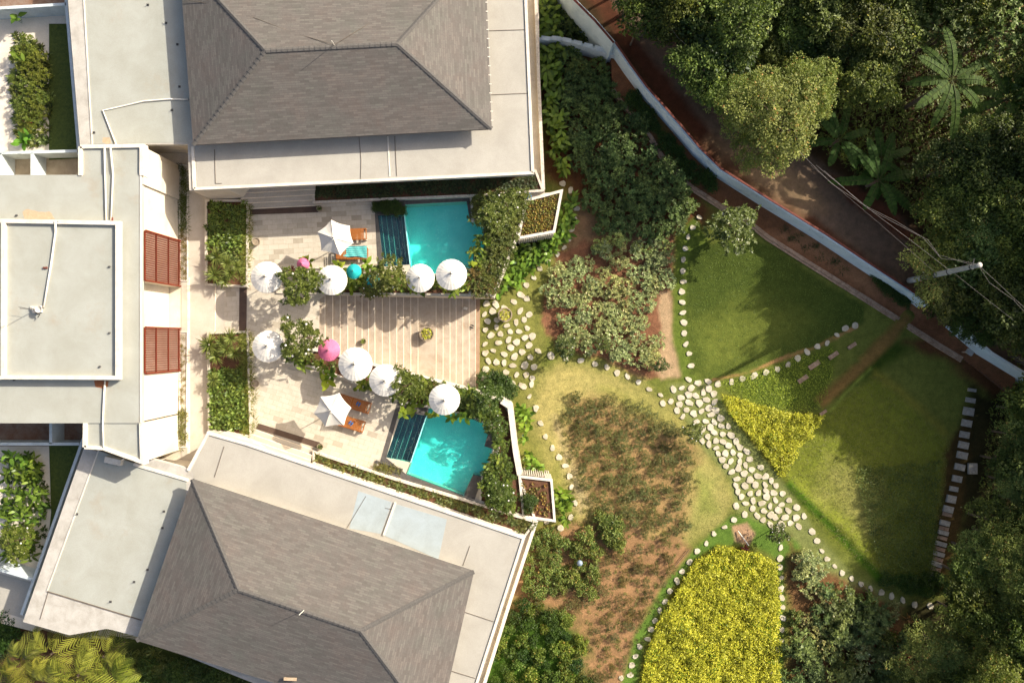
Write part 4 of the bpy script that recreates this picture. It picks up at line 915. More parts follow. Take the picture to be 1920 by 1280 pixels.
add(1440, 640, 4, [(68, 208), (150, 172), (222, 125), (293, 80), (368, 38), (445, 10)], 'stepping stones below the sunken green lawn')
add(1440, 320, 4, [(515, 1230), (582, 1180), (652, 1160)], 'stepping stones below the sunken green lawn')
pts = []
for x, y, g in raw:
    if all((x - a) ** 2 + (y - b) ** 2 > 81 for a, b, _ in pts): pts.append((x, y, g))
def stone_proto(seed):
    def make():
        r = random.Random(seed); n = 8; ph = r.uniform(0, 6); pr = []; el = r.uniform(.74, .92)
        cut = [r.uniform(.82, 1.1) for _ in range(4)]
        for k in range(n):
            a = 2 * math.pi * k / n; rr = .225 * (1 + .10 * math.sin(2 * a + ph) + .08 * math.sin(3 * a + ph * 2)) * cut[int(a / (math.pi / 2)) % 4] * r.uniform(.86, 1.08); pr.append((rr * math.cos(a), rr * math.sin(a) * el))
        V = [(x, y, -.05) for x, y in pr] + [(x, y, .02) for x, y in pr] + [(x * .94, y * .94, .03) for x, y in pr]; F = []
        for L_ in (0, n):
            for k in range(n): F.append((L_ + k, L_ + (k + 1) % n, L_ + n + (k + 1) % n, L_ + n + k))
        F.append(tuple(range(2 * n, 3 * n))); return mk('stepping_stone', V, F, M['stone'])
    return Proto(make)
SP = [stone_proto(s) for s in range(12)]
for i, (x, y, g) in enumerate(pts):
    s = rnd.uniform(.84, 1.12) * (1.18 if g == G5 else 1.14 if g == G2 else 1.02)
    SP[i % 12].place(P(x, y, ZG + .02 + gz(x, y)), rnd.uniform(0, 6.28), s, 'pale flat stepping stone', 'stepping stone', g, rank=(x, y))
# grey slab steps on the right
sl = [(1822, 731, 15, 6), (1819, 750, 18, 9), (1815.5, 771, 20, 15), (1812, 793, 19, 13), (1808, 814.5, 18, 12), (1806, 834, 19, 13), (1803.5, 853, 20, 13), (1799, 875, 19, 12), (1794, 897, 18, 12), (1788, 916, 16, 9), (1783, 935, 18, 14), (1777.5, 954, 19, 12), (1771, 980, 19, 10), (1768, 998, 20, 8), (1764, 1019, 21, 8), (1760, 1038, 21, 8), (1756, 1057, 21, 9), (1752, 1083, 19, 18)]
def slabm(wd, dp, h=.1):
    m = MB(); m.box((0, 0, h / 2 - .03), (wd, dp, h)); m.box((0, 0, h - .028), (wd - .05, dp - .04, .012)); return m
for i, (x, y, a, b) in enumerate(sl):
    zz = ZG + .05; o = slabm(a / 30 * 1.04, b / 30 * 1.04).out('stone_slab', M['slab']); o.location = P(x, y, zz + gz(x, y)); o.rotation_euler = (0, 0, R_(-7 - i * .6) + rnd.uniform(-.05, .05))
    tag(o, 'grey rectangular stone slab', 'paving slab', 'grey slab steps along the dark right border'); ranked(o, 'grey rectangular stone slab', x, y)
    if i > 10 and i < 17:
        o = slabm(.66, .24, .05).out('stone_riser', M['kerb']); o.location = P(x - 1.5, y + 10, ZG + gz(x, y)); o.rotation_euler = (0, 0, R_(-8 - i * .6)); tag(o, 'brown earthen tread', 'step', 'brown treads between the grey slabs'); ranked(o, 'brown earthen tread between slabs', x, y)
o = slabm(.6, .7).out('stone_slab', M['slab']); o.location = P(1823, 878, ZG + .05 + gz(1823, 878)); tag(o, 'rounded grey stone slab set apart, right of the row of slab steps', 'paving slab')
for x, y, s_ in ((1505, 710, .75), (1526, 684, .8), (1562, 666, .7), (1597, 648, .6), (1543, 773, .5)):
    o = MB().box((0, 0, .03), (s_, s_ * .38, .1), R_(34)).out('stone_slab', M['kerb']); o.location = P(x, y, ZG + gz(x, y)); tag(o, 'mossy brown slab', 'paving slab', 'mossy slabs beside the curving stone row'); ranked(o, 'mossy brown slab', x, y)
# ================================================================ UMBRELLAS, LOUNGERS, POTS
def round_umbrella(mat, R=.95, hr=1.84, ha=2.2, n=24):
    def make():
        o = root('umbrella', (0, 0, 0), 'x', 'umbrella'); m = MB(); prof = [(.03, ha), (.3, ha - .085), (.62, ha - .2), (R, hr)]
        b = 0
        for ri, (r, z) in enumerate(prof):
            for k in range(n * 2):
                a = math.pi * k / n; ridge = (k % 2 == 0); q = r * (1 if ridge or ri < 1 else .985); m.v.append((q * math.cos(a), q * math.sin(a), z - (0 if ridge else .004 * r / R)))
        for i in range(3):
            for k in range(n * 2): k2 = (k + 1) % (n * 2); m.f.append((i * 2 * n + k, i * 2 * n + k2, (i + 1) * 2 * n + k2, (i + 1) * 2 * n + k))
        m.f.append(tuple(range(2 * n))); m.out('canopy', M[mat], o)
        v = MB(); 
        for r, z in ((R, hr), (R * 1.012, hr - .09)):
            for k in range(n * 2): a = math.pi * k / n; q = r * (1 if k % 2 == 0 else .985); v.v.append((q * math.cos(a), q * math.sin(a), z - (.012 if k % 2 else 0) - (.02 if (r > R and k % 2) else 0)))
        for k in range(2 * n): k2 = (k + 1) % (2 * n); v.f.append((k, k2, 2 * n + k2, 2 * n + k))
        v.out('valance', M[mat], o)
        MB().tube([(0, 0, -.3), (0, 0, ha)], .028, 8).out('pole', M['bark'], o)
        f = MB(); f.lathe((0, 0, ha), [(.05, -.01), (.035, .03), (.055, .06), (.02, .1), (.01, .2)], 8)
        for k in range(4): a = k * math.pi / 2 + .4; f.tube([(0, 0, ha + .05), (math.cos(a) * .1, math.sin(a) * .1, ha + .06), (math.cos(a) * .14, math.sin(a) * .14, ha - .02)], .013, 5)
        f.out('finial', M['metal'], o)
        rb = MB()
        for k in range(0, n, 3): a = 2 * math.pi * k / n; rb.tube([(0, 0, ha - .06), (math.cos(a) * R * .97, math.sin(a) * R * .97, hr - .03)], .01, 4)
        rb.out('ribs', M['bark'], o); return o
    return Proto(make)
UW, UP, UT = round_umbrella('fabric'), round_umbrella('pink', .95), round_umbrella('tealc', .95)
us = [(496, 521, 30.5, UW, 'white round garden umbrella at the upper left end of the staircase strip'), (620, 527, 29, UW, 'white round garden umbrella directly right of the flowering bush with red leaves'),
      (788, 520, 27.5, UW, 'white round garden umbrella overlapping the bottom of the upper pool, the left one of two'), (846, 517, 30, UW, 'white round garden umbrella overlapping the bottom of the upper pool, the right one of two'),
      (499, 653, 30.5, UW, 'white round garden umbrella with dappled shade beside the lower left leafy bed'), (666, 684, 32.5, UW, 'white round garden umbrella just right of the pink umbrella'),
      (719, 711, 31, UW, 'white round garden umbrella with a leafy shadow, third from left below the stairs'), (832, 747, 30, UW, 'white round garden umbrella at the top edge of the lower pool'),
      (663, 510, 14.5, UT, 'small teal umbrella fully visible among the plants'), (698, 527, 13, UT, 'small teal umbrella half hidden under a frangipani crown'),
      (615, 655, 21.5, UP, 'pink round umbrella beside the lower side of the staircase'), (566, 494, 12, UP, 'small pink umbrella hidden behind the red leaved bush')]
for i, (x, y, r, pr, lb) in enumerate(us):
    s = r / 31.4 / .95 * .98; hz = 1 if s > .85 else max(.8, s * 1.15)
    uo = pr.place((*P(x, y, 2.1 * hz).xy, 0), rnd.uniform(0, 6), (s, s, hz), lb, 'umbrella', 'round umbrellas along the staircase'); uo.rotation_euler[0] = rnd.uniform(-.05, .05); uo.rotation_euler[1] = rnd.uniform(-.05, .05)
def hexa(cxy, vs, lab, rzh):
    zr, za = 2.12, 2.62; o = root('parasol', (*P(*cxy, za).xy, 0), lab, 'parasol'); c = P(*cxy, za); W = [P(x, y, zr) for x, y in vs]; n = len(W); m = MB()
    m.v.append(tuple(c)); K = 5; rings = [[None] * (n * 4) for _ in range(K)]
    for k in range(1, K + 1):
        t = k / K
        for i in range(n):
            a, b = W[i], W[(i + 1) % n]
            for j in range(4):
                s = j / 4; e = a.lerp(b, s); inn = (4 * s * (1 - s)); e = e.lerp(Vector((c.x, c.y, zr)), .07 * inn * t); p = c.lerp(e, t); p.z = c.z + (zr - c.z) * (t ** 1.15) - .05 * inn * t * (1 - t) * 2; m.v.append(tuple(p))
    for j in range(n * 4): m.f.append((0, 1 + j, 1 + (j + 1) % (n * 4)))
    for k in range(K - 1):
        for j in range(n * 4): j2 = (j + 1) % (n * 4); m.f.append((1 + k * 4 * n + j, 1 + (k + 1) * 4 * n + j, 1 + (k + 1) * 4 * n + j2, 1 + k * 4 * n + j2))
    m.out('canopy', M['fabric2'], o)
    for w_ in W: MB().tube([tuple(c + Vector((0, 0, .012))), tuple(c.lerp(w_, .5) + Vector((0, 0, .035))), tuple(w_ + Vector((0, 0, .012)))], .011, 4).out('rib', M['white'], o)
    v = MB(); v.lathe((c.x, c.y, za), [(.17, -.03), (.13, .03), (.03, .06)], 6); v.out('vent', M['fabric2'], o)
    MB().lathe((c.x, c.y, za + .06), [(.035, 0), (.045, .04), (.02, .07)], 8).out('finial', M['metal'], o)
    MB().tube([(c.x, c.y, 0), (c.x, c.y, za)], .03, 8).out('pole', M['concrete'], o)
    MB().box((c.x, c.y, .05), (.55, .55, .1), rzh).out('base', M['concrete'], o)
hexa((625, 446), [(621, 412), (656, 423), (663, 456), (638, 479), (602.5, 470), (595, 435)], 'white hexagonal parasol on the upper terrace above two loungers', .1)
hexa((620, 770), [(636, 736), (659, 764), (645, 797), (610, 800), (588, 775), (601, 743)], 'white hexagonal parasol on the lower terrace above two loungers', .3)
def lounger():
    o = root('sun_lounger', (0, 0, 0), 'x', 'sun lounger'); m = MB()
    for s in (-1, 1): m.box((0, s * .33, .3), (2.0, .05, .09))
    for s in (-1, 1): m.box((s * .98, 0, .3), (.05, .66, .09))
    m.out('frame', M['teak'], o); d = MB()
    for k in range(13): d.box((-.05 - .0 + (k - 1) * .078, 0, .352), (.064, .64, .022))
    d.out('slatted_deck', M['teak'], o); b = MB(); 
    for k in range(9):
        x = -.2 - k * .085; b.bar((x, -.32, .365 + k * .028), (x, .32, .365 + k * .028), .07, .02)
    b.out('backrest', M['teak'], o)
    for sx in (-.85, .85):
        for sy in (-.3, .3): MB().box((sx, sy, .13), (.06, .06, .26)).out('leg', M['teak'], o)
    for s in (-1, 1): MB().tube([(.93, s * .37, .09), (.93, s * .345, .09)], .09, 10).out('wheel', M['white'], o)
    return o
LG = Proto(lounger)
def place_l(cx, cy, deg, lab): return LG.place(P(cx, cy, 0), R_(deg), 1, lab, 'sun lounger', 'wooden sun loungers under the hexagonal parasols')
l1 = place_l(659, 441, 2, 'orange wooden lounger without a towel beside the upper hexagonal parasol')
l2 = place_l(662, 477, 1, 'orange wooden lounger covered by a striped towel on the upper terrace')
l3 = place_l(667, 756, -17, 'orange wooden lounger behind the lower hexagonal parasol, the upper one of two')
l4 = place_l(656, 791, -17, 'orange wooden lounger by the lower hexagonal parasol, the lower one of two')
# towel draped over the lounger
m = MB(); nx, ny = 22, 10
for j in range(ny + 1):
    for i in range(nx + 1):
        u = i / nx; v = j / ny; x = -.55 + u * 1.5; y = -.36 + v * .76 + (.14 * max(0, (.35 - v)) * math.sin(u * 3.2) * 2.2)
        if u < .22: y = y * (.9) + .05 * math.sin(v * 9); x += .04 * math.sin(v * 11)
        m.v.append((x, y, .405 + .012 * math.sin(u * 19 + v * 4) + (.05 * (1 - u / .22) * abs(math.sin(v * 12)) if u < .22 else 0)))
for j in range(ny):
    for i in range(nx): a = j * (nx + 1) + i; m.f.append((a, a + 1, a + nx + 2, a + nx + 1))
tw = m.out('towel', M['towel'], smooth=True); tw.location = P(662, 475, 0); tw.rotation_euler = (0, 0, R_(1)); tag(tw, 'teal and navy striped towel spread over a lounger', 'towel')
def sandal(x, y, z, deg, mat, lab, grp, name='slippers'):
    o = root(name, (0, 0, 0), lab, 'slippers', grp)
    for s in (-1, 1):
        m = MB(); pr = [(-.13, -.03), (-.05, -.032), (.04, -.045), (.11, -.04), (.135, 0), (.11, .04), (.04, .042), (-.05, .03), (-.13, .03)]
        m.prism([(p[0], p[1] + s * .075) for p in pr], 0, .03); q = m.out('sole', M['metal'] if mat == 'metal' else M['blue'], o)
        MB().tube([(.02, s * .075 - .05, .03), (.05, s * .075, .075), (.02, s * .075 + .05, .03)], .018, 6).out('strap', M[mat], q)
    o.location = P(x, y, z); o.rotation_euler = (0, 0, R_(deg)); return o
sandal(885, 612, -2.0, -20, 'metal', 'pair of dark slippers left on the lower stair steps', None)
sandal(672, 757, .37, 60, 'blue', 'blue slippers lying on the upper of the two lower terrace loungers', None)
sandal(658, 793, .37, 50, 'blue', 'blue slippers lying on the lower of the two lower terrace loungers', None)
for x, y, z, lb in ((873, 578, -1.9, 'small pale block lying on the staircase near the ribbed planter wall'),):
    tag(MB().box(tuple(P(x, y, z) + Vector((0, 0, .08))), (.24, .17, .16), -.2).out('stone_block', M['white']), lb, 'block')
def pot(x, y, z, r, h, lab, plant='lf_yellow', nl=160, seed=1, grp=None, empty=False):
    c = P(x, y, z + h); o = root('potted_plant' if not empty else 'pot', (c.x, c.y, z), lab, 'potted plant' if not empty else 'pot', grp)
    MB().lathe((c.x, c.y, z), [(r * .55, 0), (r * .85, h * .4), (r * .97, h * .85), (r * 1.0, h), (r * .86, h), (r * .84, h * .86)], 26).out('pot', M['pot'], o, smooth=False)
    if not empty:
        MB().lathe((c.x, c.y, z + h * .84), [(r * .84, 0), (r * .1, .012)], 20).out('soil', M['soil'], o)
        rg = np.random.default_rng(seed); n = nl; a = rg.uniform(0, 6.28, n); rr = r * .72 * np.sqrt(rg.random(n)); C = np.stack([rr * np.cos(a), rr * np.sin(a), h * .86 + rg.uniform(.02, .2, n)], 1)
        D = unit(rg.normal(0, 1, (n, 3)) * [1, 1, .4] + [0, 0, .2]); v = kites(C, D, np.tile([0, 0, 1.], (n, 1)) + rg.normal(0, .3, (n, 3)), rg.uniform(.06, .11, n), rg.uniform(.05, .08, n))
        q = leafobj('foliage', [v], [rg.random(n) * .9], M[plant], o); q.location = (0, 0, 0)
    else:
        MB().lathe((c.x, c.y, z + h * .8), [(r * .83, 0), (r * .1, .012)], 20).out('cushion', M['concrete'], o)
    return o
pot(800, 626, -1.5, .47, .55, 'large round clay pot with yellow green plant on the staircase landing', seed=3)
pot(947, 590, ZG, .47, .6, 'large round clay pot with yellow green plant among the stepping stones', seed=4)
pot(945, 713, ZG, .42, .5, 'large clay pot with dark shaded plant where shrubs meet the stepping stones', 'lf_dark', seed=5)
pot(599, 391, 0, .2, .3, 'small dark potted plant at the end of the upper brown stone band', 'lf_dark', 40, 6)
pot(600, 837, 0, .2, .3, 'small potted plant at the end of the lower brown stone band', 'lf_dark', 40, 7)
pot(480, 453, 0, .24, .3, 'round wicker rimmed pot beside the upper leafy bed', seed=8, empty=True)
pot(478, 719, 0, .24, .3, 'round wicker rimmed pot beside the lower leafy bed', seed=9, empty=True)
pot(681, 640, -.75, .19, .35, 'small round pot with a clipped bush above the large white umbrella', 'lf_light', 60, 10)
# blue bag, globe, roof equipment
bb = root('garden_hose_bag', P(988, 366, 0), 'crumpled blue bag beside the rhombus planter', 'bag'); m = MB(); r = random.Random(4)
c0 = P(988, 367, .2); n = 9
for i in range(5):
    for k in range(n): a = 2 * math.pi * k / n; q = .26 * math.sin(math.pi * (i + .7) / 5.4) * r.uniform(.75, 1.2); m.v.append((c0.x + q * math.cos(a), c0.y + q * math.sin(a) * .8, .1 + i * .06 + r.uniform(-.02, .02)))
for i in range(4):
    for k in range(n): m.f.append((i * n + k, i * n + (k + 1) % n, (i + 1) * n + (k + 1) % n, (i + 1) * n + k))
m.f.append(tuple(4 * n + k for k in range(n))); m.out('bag', M['blue'], bb); bb.name = 'plastic_bag'
MB().tube([c0 + Vector((.1, 0, .1)), c0 + Vector((.22, -.05, .25)), c0 + Vector((.3, -.16, .12)), c0 + Vector((.2, -.3, .08))], .02, 6).out('handle', M['blue'], bb)
gl = root('garden_lamp', P(1087, 1055, ZG), 'grey blue globe lamp standing among the leafy shrubs', 'lamp'); c = P(1087, 1055, ZG + .8)
MB().lathe((c.x, c.y, c.z), [(.19 * math.sin(math.pi * (i + .5) / 12), -.19 * math.cos(math.pi * (i + .5) / 12)) for i in range(12)], 18).out('globe', surf('grey_blue_globe', '8b98a6', '7a8796', rough=.35), gl, smooth=True)
MB().tube([(c.x, c.y, ZG), (c.x, c.y, c.z - .17)], .04, 8).out('post', M['metal'], gl)
an = root('satellite_antenna', P(68, 582, ZC + .32), 'small white rooftop antenna dish with a thin mast on the raised slab', 'antenna'); zz = ZC + .32; c = P(72, 580, zz)
an.location = c
m = MB(); m.box((c.x, c.y, zz + .1), (.5, .36, .14), .1); m.box((c.x - .3, c.y + .08, zz + .06), (.14, .2, .12)); m.out('receiver_box', M['white'], an)
d = MB(); d.lathe((c.x + .25, c.y, zz + .28), [(.05, 0), (.16, .04), (.2, .1), (.17, .09), (.04, .02)], 14); d.out('dish', M['white'], an)
MB().tube([(c.x - .1, c.y, zz), (c.x - .1, c.y, zz + 1.35)], .022, 6).out('mast', M['metal'], an)
MB().tube([(c.x - .1, c.y, zz + .5), (c.x - .75, c.y + .12, zz + .52)], .01, 4).tube([(c.x - .02, c.y - .2, zz + .2), (c.x + .25, c.y - .3, zz + .25), (c.x + .1, c.y - .45, zz + .2)], .03, 6).out('arm', M['metal'], an)
ac = root('air_conditioner', P(212, 864, ZF), 'white air conditioner unit on the lower villa flat roof', 'air conditioner')
MB().box(tuple(P(212, 864, ZF + .3) + Vector((0, 0, -.15))), (.95, .34, .42), R_(-13)).out('casing', M['white'], ac)
m = MB()
for s in (-1, 1): m.box(tuple(P(212 + s * 9, 864 + s * 2, ZF) + Vector((0, 0, .03))), (.06, .4, .06), R_(-13))
m.out('feet', M['metal'], ac); MB().tube([P(225, 866, ZF + .3), P(231, 860, ZF + .2), P(233, 856, ZF + .02)], .03, 6).out('pipe', M['pipe'], ac)
# utility pole and cables
zb = ZR; up_ = root('utility_pole', P(1705, 526, zb), 'leaning looking concrete utility pole with a pale cap over the lane', 'utility pole')
b0 = P(1705, 526, zb); zt = zb + 6.3; t0 = Vector((*P(1836, 497, zt).xy, zt))
MB().tube([b0, b0.lerp(t0, .5), t0], .19, 12, .12).out('shaft', M['concrete'], up_)
MB().lathe(tuple(t0), [(.14, 0), (.15, .04), (.11, .1), (.03, .13)], 12).out('cap', M['white'], up_)
for k, q in enumerate((.22, .35, .42, .6, .9)): MB().tube([b0.lerp(t0, q), b0.lerp(t0, q + .008)], .21 - .06 * q, 12).out('band', M['metal'], up_)
c = b0.lerp(t0, .28); MB().bar(c + Vector((-.25, .28, .1)), c + Vector((.35, .42, .1)), .14, .14).out('junction_box', M['white'], up_)
c = b0.lerp(t0, .93); MB().tube([c + Vector((-.1, -.05, 0)), c + Vector((0, .42, .05))], .03, 6).out('crossarm', M['metal'], up_)
def cable(pp, lab, r=.018, sag=0):
    m = MB(); m.tube([P(*p) for p in pp], r * .42, 5); tag(m.out('power_cable', M['cable']), lab, 'cable', 'overhead cables at the utility pole')
cable([(1500, 286, 4.5), (1560, 345, 4.6), (1620, 385, 4.8), (1680, 415, 5.1), (1730, 445, 5.4), (1765, 485, 5.7), (1800, 488, 6.1), (1830, 495, 6.4)], 'pale cable from the upper left to the pole top, the straighter strand')
cable([(1545, 320, 4.5), (1625, 390, 4.8), (1700, 430, 5.1), (1740, 450, 5.4), (1760, 478, 5.6), (1775, 482, 5.8), (1826, 498, 6.3)], 'pale cable to the pole top with a dip beside the undergrowth')
cable([(1836, 499, 6.4), (1865, 525, 6.2), (1900, 558, 6), (1990, 640, 6)], 'cable leaving the pole top toward the right edge, upper strand')
cable([(1836, 500, 6.3), (1855, 530, 6.0), (1900, 562, 5.7), (1990, 660, 5.6)], 'cable leaving the pole top toward the right edge, lower strand')
cable([(1530, 310, 3.6), (1640, 400, 3.8), (1720, 460, 4.0), (1778, 505, 4.3)], 'thin cable meeting the pole shaft two thirds up')
cable([(1790, 513, 4.3), (1830, 545, 4.2), (1900, 600, 4.2)], 'thin cable leaving the pole shaft below the top toward the lower right', .014)
cable([(1520, 310, 2.6), (1650, 420, 2.7), (1750, 508, 2.9)], 'thin cable over the lane meeting the middle of the pole', .012)
cable([(1210, -10, 4), (1235, 20, 4), (1270, 70, 4), (1310, 105, 4.1), (1420, 190, 4.2), (1500, 286, 4.4)], 'thin cable crossing the tree crowns near the top edge', .012)
bx = root('garden_post', P(1812, 668, ZS), 'grey topped post with a box beside the brown path at the right wall', 'post'); c = P(1818, 660, -.6)
MB().tube([(c.x, c.y, ZG), (c.x, c.y, -.7)], .05, 8).out('post', M['kerb'], bx); MB().box(tuple(c), (.42, .3, .16), -.6).out('box', M['concrete'], bx)
pl = root('bamboo_stake', P(1395, 1010, ZG), 'pale bamboo stake lying across the bare soil circle', 'stake'); MB().tube([P(1384, 995, ZG + .1), P(1404, 1022, ZG + .35)], .03, 6).out('stake', M['pipe'], pl)
for pts_, lb in (([(1292, 1030, ZG + .12), (1264, 1062, ZG + .1)], 'thin dark stick lying in the grass left of the stepping stones'), ([(1628, 1110, ZG + .5), (1616, 1095, ZG + .3)], 'short pale stick above the lower right shrubs'), ([(1655, 1188, ZG + .7), (1680, 1194, ZG + .5)], 'pinkish stick in the shrubs near the lower right')):
    tag(MB().tube([P(*p) for p in pts_], .022, 5).out('stick', M['bark']), lb, 'stick')
# ================================================================ PLANTS
flat('soil', [(-60, 1172), (40, 1168), (130, 1195), (255, 1200), (400, 1250), (620, 1330), (-60, 1330)], .03, M['soil'])
flat('lawn', [(205, 1190), (260, 1200), (420, 1255), (620, 1330), (240, 1330)], .045, M['lawnmat'])
# prototypes
T_J = [tree_proto(11 + i, 1.75, 1.5, 4.2, 120, 60, .17, .10, .36, 'lf_jungle', name='tree') for i in range(4)]
T_F = [tree_proto(31 + i, 1.9, 1.4, 4.2, 190, 56, .12, .06, .3, 'lf_feather', name='tree') for i in range(2)]
T_L = [tree_proto(41 + i, 1.7, 1.3, 4.0, 150, 13, .24, .09, .3, 'lf_light', whorl=True) for i in range(2)]
T_W = [tree_proto(51 + i, 1.15, .9, 1.9, 190, 13, .19, .065, .2, 'lf_frang', whorl=True, tr=.07, flowers=True) for i in range(3)]
T_X = [tree_proto(61 + i, 1.6, 1.3, 4.0, 90, 26, .26, .15, .42, 'lf_dark') for i in range(2)]
S_C = [shrub_proto(71 + i, .62, .6, 46, 11, .19, .075, .1, 'lf_cassava') for i in range(4)]
S_O = [shrub_proto(81 + i, .55, .5, 46, 11, .145, .055, .1, 'lf_olive') for i in range(4)]
S_D = [shrub_proto(91 + i, .42, .36, 52, 9, .12, .026, .1, 'lf_dry') for i in range(4)]
S_L = [shrub_proto(101 + i, .5, .4, 40, 16, .13, .075, .13, 'lf_light', whorl=False) for i in range(3)]
S_K = [shrub_proto(111 + i, .5, .42, 60, 16, .10, .06, .13, 'lf_dark', whorl=False) for i in range(3)]
S_G = [shrub_proto(121 + i, .42, .34, 46, 12, .09, .04, .1, 'lf_frang', whorl=True) for i in range(3)]
S_Y = [shrub_proto(126 + i, .4, .3, 60, 14, .07, .045, .1, 'lf_yellow', whorl=False) for i in range(2)]
K_S = [strap_proto(131 + i, 34, .42, .035, .55, 'lf_strap') for i in range(3)]
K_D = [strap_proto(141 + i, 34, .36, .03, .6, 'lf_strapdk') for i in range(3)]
K_P = [strap_proto(151 + i, 95, .62, .04, .35, 'lf_strap', up=(-.1, 1.3), name='spiky_plant') for i in range(2)]
K_B = [strap_proto(156 + i, 26, .3, .075, .35, 'lf_strap', up=(.1, 1.2), name='broad_strap_plant', prof=[.5, 1, .7, .05]) for i in range(3)]
K_R = [strap_proto(161, 30, .34, .08, .3, 'lf_red', up=(.1, 1.2), name='red_leaf_plant', prof=[.5, 1, .7, .05])]
K_G = [strap_proto(171 + i, 34, .26, .02, .5, 'lf_grass', name='grass_tuft', spread=.08, heads=3) for i in range(3)]
K_N = [canna_proto(181 + i) for i in range(4)]
K_M = [canna_proto(191 + i, 9, .62, .3, 'lf_canna', 'large_leaf_plant') for i in range(2)]
K_U = [strap_proto(196, 22, .12, .05, .1, 'lf_succ', name='succulent', prof=[.7, 1, .5])]
def bed(protos, poly, step, z, seed, name, label, cat, group, sc_=(.8, 1.15), tn=.15, warm=.08, hole=None, rank=False, col=(1, 1, 1), jit=.35, dz=0):
    r = random.Random(seed)
    for x, y in fill(poly, step, seed, jit, hole):
        t = tint(r, tn, warm); o = r.choice(protos).place(P(x, y, z + dz + (gz(x, y) if abs(z - ZG) < .15 else 0)), r.uniform(0, 6.28), r.uniform(*sc_), label, cat, group, tuple(a * b for a, b in zip(t, col)), name=name, rank=(x, y) if rank else None)
B = bed
# --- terrace beds
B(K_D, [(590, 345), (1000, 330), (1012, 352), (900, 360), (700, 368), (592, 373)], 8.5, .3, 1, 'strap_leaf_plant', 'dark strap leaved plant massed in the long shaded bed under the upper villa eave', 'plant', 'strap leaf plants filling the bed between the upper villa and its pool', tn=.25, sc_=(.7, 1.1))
B(S_K, [(700, 382), (756, 378), (757, 398), (706, 400)], 9, .1, 2, 'low_shrub', 'dark low shrub in the small shaded bed beside the upper pool', 'shrub', 'low shrubs at the upper left corner of the upper pool', (.45, .7))
for bi, (poly, nm) in enumerate((([(389, 380), (460, 380), (459, 470), (389, 470)], 'upper'), ([(392, 690), (458, 690), (466, 812), (394, 800)], 'lower'))):
    B(K_B, poly, 8.6, .22, 3 + bi, 'broad_strap_plant', 'glossy broad strap plant packed in the %s leafy plaza bed' % nm, 'plant', 'broad strap plants in the %s leafy bed on the plaza' % nm, (.85, 1.25), .3, col=(1, 1.15, .8))
    e = [(452, 380), (468, 380), (467, 535), (452, 535)] if bi == 0 else [(452, 626), (470, 626), (474, 820), (458, 820)]
    B(K_G, e, 7.5, .2, 5 + bi, 'grass_tuft', 'fine yellow green grass tuft along the right edge of the %s leafy bed' % nm, 'grass tuft', 'grass tufts edging the %s leafy bed' % nm, (1, 1.5), col=(1.0, 1.1, .7))
B(K_B, [(389, 470), (455, 470), (455, 490), (389, 490)], 9, .22, 7, 'broad_strap_plant', 'glossy broad strap plant packed in the upper leafy plaza bed', 'plant', 'broad strap plants in the upper leafy bed on the plaza')
for i, (x, y, s_) in enumerate(((405, 482, 1.2), (425, 494, 1), (402, 515, 1.3), (432, 512, 1.1), (421, 528, .9), (444, 500, .9), (392, 646, 1.4), (432, 633, 1.1), (414, 640, .9), (425, 655, 1.1), (404, 668, 1.1), (440, 662, 1.0), (400, 712, .9))):
    K_P[i % 2].place(P(x, y, .6), i, s_, 'spiky fountain shaped plant in a leafy plaza bed', 'plant', 'spiky plants at the facing ends of the leafy beds', (1.25, 1.25, 1.1), name='spiky_plant', rank=(x, y))
B(K_G, [(338, 312), (350, 312), (350, 430), (338, 430)], 7, .04, 8, 'grass_tuft', 'dark tuft of grass in the narrow bed beside the upper screen', 'grass tuft', 'grass tufts in the narrow upper bed', (1, 1.4), col=(.6, .75, .6))
B(K_G, [(338, 430), (350, 430), (350, 524), (338, 524)], 7, .04, 9, 'grass_tuft', 'brownish tuft of grass in the narrow bed beside the upper screen', 'grass tuft', 'dry grass tufts in the narrow upper bed', (.6, .9), col=(1.1, .85, .7))
B(K_G, [(337, 624), (348, 624), (347, 760), (337, 760)], 8, .04, 10, 'grass_tuft', 'brownish tuft of grass in the narrow bed beside the lower screen', 'grass tuft', 'dry grass tufts in the narrow lower bed', (.5, .8), col=(1.1, .85, .7))
B(K_G, [(330, 770), (350, 770), (348, 836), (328, 836)], 7.5, .04, 11, 'grass_tuft', 'green tuft of grass at the end of the narrow lower bed', 'grass tuft', 'green grass tufts in the narrow lower bed', (1, 1.4))
P1E = [(890, 372), (980, 362), (984, 385), (965, 445), (925, 548), (884, 548), (896, 506), (915, 476), (916, 420), (892, 410)]
B(S_G, P1E, 14, .3, 12, 'pool_shrub', 'whorled green shrub growing on the right side of the upper pool', 'shrub', 'leafy shrubs right of the upper pool', (.9, 1.3), .2, rank=True)
B(K_S, P1E, 15, .1, 13, 'strap_leaf_plant', 'strap leaved plant between the shrubs right of the upper pool', 'plant', 'strap leaf plants right of the upper pool', (1, 1.3), .25, rank=False)
B(S_D, [(880, 505), (930, 500), (925, 550), (880, 550)], 14, .2, 14, 'dry_shrub', 'brownish fine leaved shrub at the bottom end of the upper pool bed', 'shrub', 'dry shrubs at the bottom of the upper pool bed', (.9, 1.2), col=(1.3, 1.05, .9), rank=True)
B(K_N, [(885, 440), (912, 440), (905, 500), (884, 512)], 16, .05, 15, 'broadleaf_plant', 'bright broad leaved plant hanging over the upper pool corner', 'plant', 'broadleaf plants at the upper pool corner', (.6, .85), rank=True)
B(K_U, [(990, 380), (1047, 364), (1034, 430), (978, 442)], 5.2, .1, 16, 'succulent', 'small yellow brown succulent rosette in the rhombus planter', 'plant', 'succulents carpeting the rhombus planter', (.8, 1.3), .35, .2)
